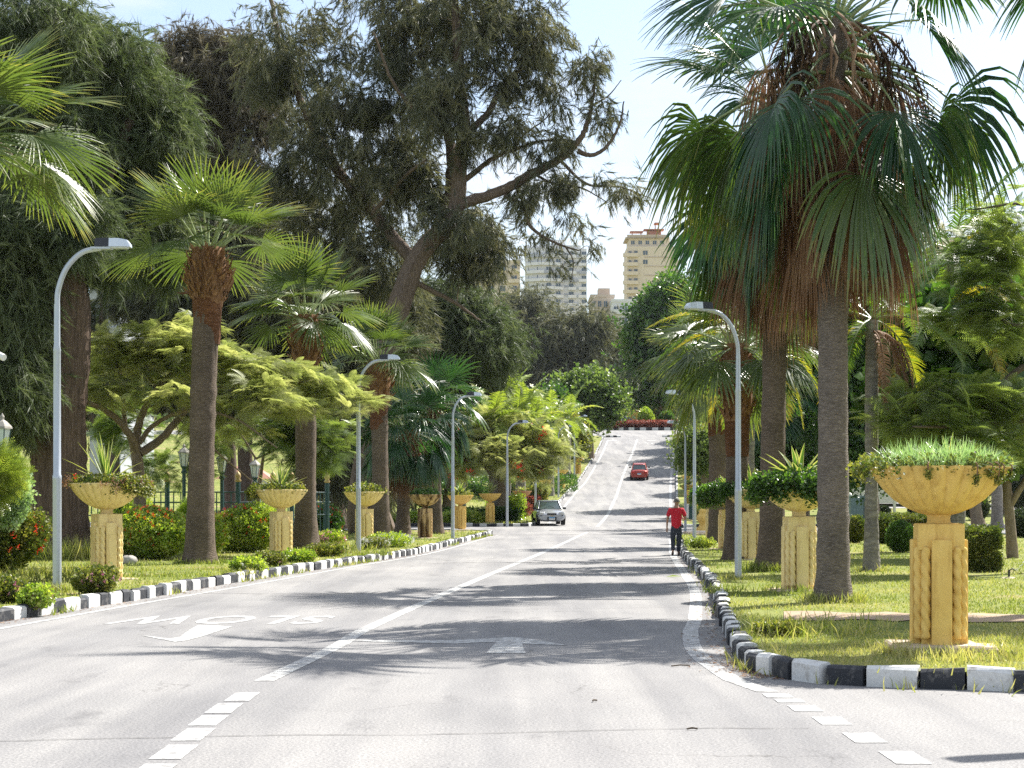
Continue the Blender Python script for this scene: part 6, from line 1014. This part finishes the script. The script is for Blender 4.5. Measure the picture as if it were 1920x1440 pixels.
aL = [(-.19, 0, 1.38, .078), (-.232, .0, 1.27, .070), (-.25, -.01, 1.16, .072)]; aR = [(.19, 0, 1.38, .078), (.238, -.005, 1.27, .070), (.262, -.015, 1.17, .072)]; sh += aL; se += [(3, k0)] + chain(aL, k0); k1 = len(sh); sh += aR; se += [(3, k1)] + chain(aR, k1); skin("shirt", sh, se, 'red_cloth', man)
tr = [(0, 0, 1.02, .140, .105), (0, 0, .86, .150, .115)]; te = [(0, 1)]; a = [(-.088, 0, .76, .102), (-.10, -.02, .62, .092), (-.098, .0, .46, .076), (-.10, -.09, .28, .066), (-.105, -.15, .14, .062)]; b_ = [(.088, .01, .76, .102), (.09, .04, .62, .092), (.085, .06, .46, .076), (.078, .05, .28, .068), (.072, .03, .10, .066)]
tr += a; te += [(1, 2)] + chain(a, 2); k = len(tr); tr += b_; te += [(1, k)] + chain(b_, k); skin("trousers", tr, te, 'navy', man)
skin("shoe", [(-.108, -.19, .115, .042), (-.11, -.14, .07, .045), (-.112, -.06, .035, .040), (-.112, .0, .028, .03)], [(0, 1), (1, 2), (2, 3)], 'shoe', man, 1); skin("shoe", [(.072, -.02, .05, .045), (.074, .05, .045, .045), (.078, .14, .035, .042), (.08, .2, .03, .03)], [(0, 1), (1, 2), (2, 3)], 'shoe', man, 1)
m = MB(); a = np.linspace(0, 2 * PI, 20, endpoint=False); V = []
for u in np.linspace(.12, 1.12, 9): r_ = math.sin(u * PI / 2 * 1.0 + .0); V.append(np.stack([.014 + .088 * r_ * np.cos(a), .008 + .104 * r_ * np.sin(a), 1.655 + .088 * math.cos(u * PI / 2) - .03 * (np.sin(a) < 0) * (u > .8) * (u - .6)], 1))
V = np.concatenate(V); kk = np.arange(20); k2 = (kk + 1) % 20; m.add(V, np.concatenate([np.stack([kk + j * 20, k2 + j * 20, k2 + j * 20 + 20, kk + j * 20 + 20], 1) for j in range(8)]), 0, .5, True); m.add(V[:20], [list(range(20))]); m.build("hair", M['hair'], man)
for s_ in (-1, 1): m = MB(); tube(m, [(.014 + s_ * .078, .02, 1.60), (.014 + s_ * .094, .015, 1.625), (.014 + s_ * .088, .02, 1.655)], [.010, .016, .010], 6, cap=True); m.build("ear", M['skin'], man)

# ------------------------------------------------------------------ grass blades on the lawns (uncountable)
def blades(name, P, Hh, wd, mt='grass', lean=.45):
    n = len(P); tv = np.array([(0, -.5, 0), (0, .5, 0), (.55, -.35, .0), (.55, .35, .0), (1, 0, -.2)]); D = np.stack([rng.normal(0, lean, n), rng.normal(0, lean, n), np.ones(n)], 1); Rm = frames(D, rng.uniform(0, 6.28, n)); V = np.einsum('nij,kj->nki', Rm, tv[:, :] * np.array((1, 0, 1))) * Hh[:, None, None] + np.einsum('nij,kj->nki', Rm, tv * np.array((0, 1, 0))) * (wd * np.ones(n))[:, None, None] + P[:, None]
    tf = np.array([(0, 1, 3, 2)]); t3 = np.array([(2, 3, 4)]); k = (np.arange(n) * 5)[:, None, None]; m = MB(); v = np.clip(rng.normal(.45, .25, n) + .35 * np.exp(-((P[:, 0] - 4.5) / 3) ** 2 - ((P[:, 1] - 19) / 5) ** 2) + .18 * np.sin(P[:, 0] * .9 + np.sin(P[:, 1] * .7) * 2), 0, 1); m.add(V.reshape(-1, 3), (tf[None] + k).reshape(-1, 4), 0, v); m.V.append(np.zeros((0, 3))); m.L.append((t3[None] + k).ravel()); m.S.append(np.full(n, 3)); m.M.append(np.full(n, 0)); m.A.append(v); m.SM.append(np.full(n, False))
    return tag(m.build(name, M[mt]), "short patchy grass blades on the lawn", "grass", None, "stuff")
def sample(poly, n, y0, y1, x0=-1e9, x1=1e9, pw=1.6):
    u = rng.random(n); a, b2 = y0 ** (1 - pw), y1 ** (1 - pw); y = (a + (b2 - a) * u) ** (1 / (1 - pw)); x = y * rng.uniform(-.32, .32, n); k = inside(x, y, poly) & (x > x0) & (x < x1); return x[k], y[k]
rng = np.random.default_rng(99)
for poly, n, y0, y1 in ((PRN, 150000, 14.5, 74), (PLN, 130000, 20, 84)):
    x, y = sample(poly, n, y0, y1); cl = np.sin(x * 2.1 + np.sin(y * 1.3)) * np.cos(y * 1.7 + x * .6) * .5 + .5; bare = (poly is PRN) & (np.abs(y - (22.7 - .25 * (x - 3.6))) < 1.0) & (x > 3.3) & (rng.random(len(x)) < .88); bare |= (np.sin(x * 1.3 + 2) + np.sin(y * .83 + x * .5) + np.sin(y * 2.2 + 1) * .5 > 1.25) & (rng.random(len(x)) < .8); x, y, cl = x[~bare], y[~bare], cl[~bare]
    blades("grass", np.column_stack([x, y, H(x, y) + LIFT - .01]), rng.uniform(.015, .04, len(x)) * (1 + .8 * cl) * (1 + y / 60), .006 + y * .00035)
def tuft_ring(cx, cy, r, n, h, sp=.12): a = rng.uniform(0, 2 * PI, n); q = r + np.abs(rng.normal(0, sp, n)); x = cx + q * np.cos(a); y = cy + q * np.sin(a); return np.column_stack([x, y, H(x, y) + LIFT - .01]), rng.uniform(.4, 1.1, n) * h
Ps, Hs = [], []
for px, py, r_, n, h in ((1562, 1130, .3, 500, .22), (1447, 1072, .42, 600, .3), (1760, 1224, .45, 700, .16), (1800, 1232, .5, 500, .2), (1498, 1107, .4, 200, .15), (107, 1110, .1, 300, .22), (130, 1050, .9, 900, .6), (170, 1050, .7, 900, .7), (60, 1085, 1.2, 900, .4), (375, 1057, .45, 400, .18), (573, 1033, .5, 400, .2), (650, 1030, 1, 700, .3), (1384, 1087, .1, 200, .15), (1500, 1190, .5, 160, .3), (1560, 1180, .6, 160, .26), (1634, 1072, .2, 120, .2), (1420, 1110, .7, 300, .18), (640, 1040, 1.2, 500, .25), (330, 1075, 1.5, 600, .16)):
    g = gp(px, py); a, b2 = tuft_ring(g[0], g[1], r_, n, h); Ps.append(a); Hs.append(b2)
for K, n in ((KL, 3200), (KR, 900)):      # grass creeping along the kerbs
    S = smooth_line(K, 30); S = S[(S[:, 1] > 15.0) & (S[:, 1] < 80) & (np.abs(S[:, 0]) < 9)]; i = rng.integers(0, len(S), n); cl = np.sin(i * .23) + np.sin(i * .061) > .2; i = i[cl]; off = rng.normal(0, .05, len(i)) + (.17 if K is KL else -.16); x = S[i, 0] + off; y = S[i, 1] + rng.normal(0, .2, len(i)); low = rng.random(len(i)) < .6; x = np.where(low, x, S[i, 0] - off * 1.2); Ps.append(np.column_stack([x, y, H(x, y) + np.where(low, 0, LIFT)])); Hs.append(rng.uniform(.05, .16, len(i)))
Pa, Ha = np.concatenate(Ps), np.concatenate(Hs); blades("grass", Pa, Ha, .010 + Pa[:, 1] * .0003, 'grass', .4)
x, y = sample(PLF, 60000, 100, 200, pw=1.2); blades("grass", np.column_stack([x, y, H(x, y) + LIFT - .02]), rng.uniform(.10, .22, len(x)), .05)
# dry leaves and crumbs of soil along the kerb foot
S = smooth_line(KR, 30); S = S[(S[:, 1] > 16) & (S[:, 1] < 60) & (S[:, 0] < 7)]; i = rng.integers(0, len(S), 900); x = S[i, 0] - np.abs(rng.normal(.1, .18, 900)) - .06; y = S[i, 1]
S2 = smooth_line(KL, 30); S2 = S2[(S2[:, 1] > 20) & (S2[:, 1] < 82) & (S2[:, 0] > -9)]; j = rng.integers(0, len(S2), 900); x = np.r_[x, S2[j, 0] + np.abs(rng.normal(.08, .15, 900)) + .1]; y = np.r_[y, S2[j, 1]]; n = len(x)
m = MB(); scatter(m, np.array([(-1, 0, .1), (0, -.5, .25), (1, 0, .1), (0, .5, .35)]) * .5, np.array([(0, 1, 2, 3)]), np.column_stack([x, y, H(x, y) + .006]), frames(rdir(n, -.15, .15)), rng.uniform(.02, .07, n), rng.random(n)); tag(m.build("fallen_leaves", M['dead']), "dry leaf litter and crumbs along the kerb foot", "leaf litter", None, "stuff")

# ------------------------------------------------------------------ the air
mh, nh, oh = mat_new("air"); pv = nh.nodes.new("ShaderNodeVolumePrincipled"); pv.inputs['Color'].default_value = (.80, .88, 1.0, 1); pv.inputs['Density'].default_value = HAZE; pv.inputs['Anisotropy'].default_value = .2; nh.links.new(pv.outputs[0], oh.inputs['Volume'])
m = MB(); box(m, (0, 1450, 61.95), (3060, 3180, 126.1)); hz_ = m.build("haze", mh); hz_['kind'] = 'stuff'
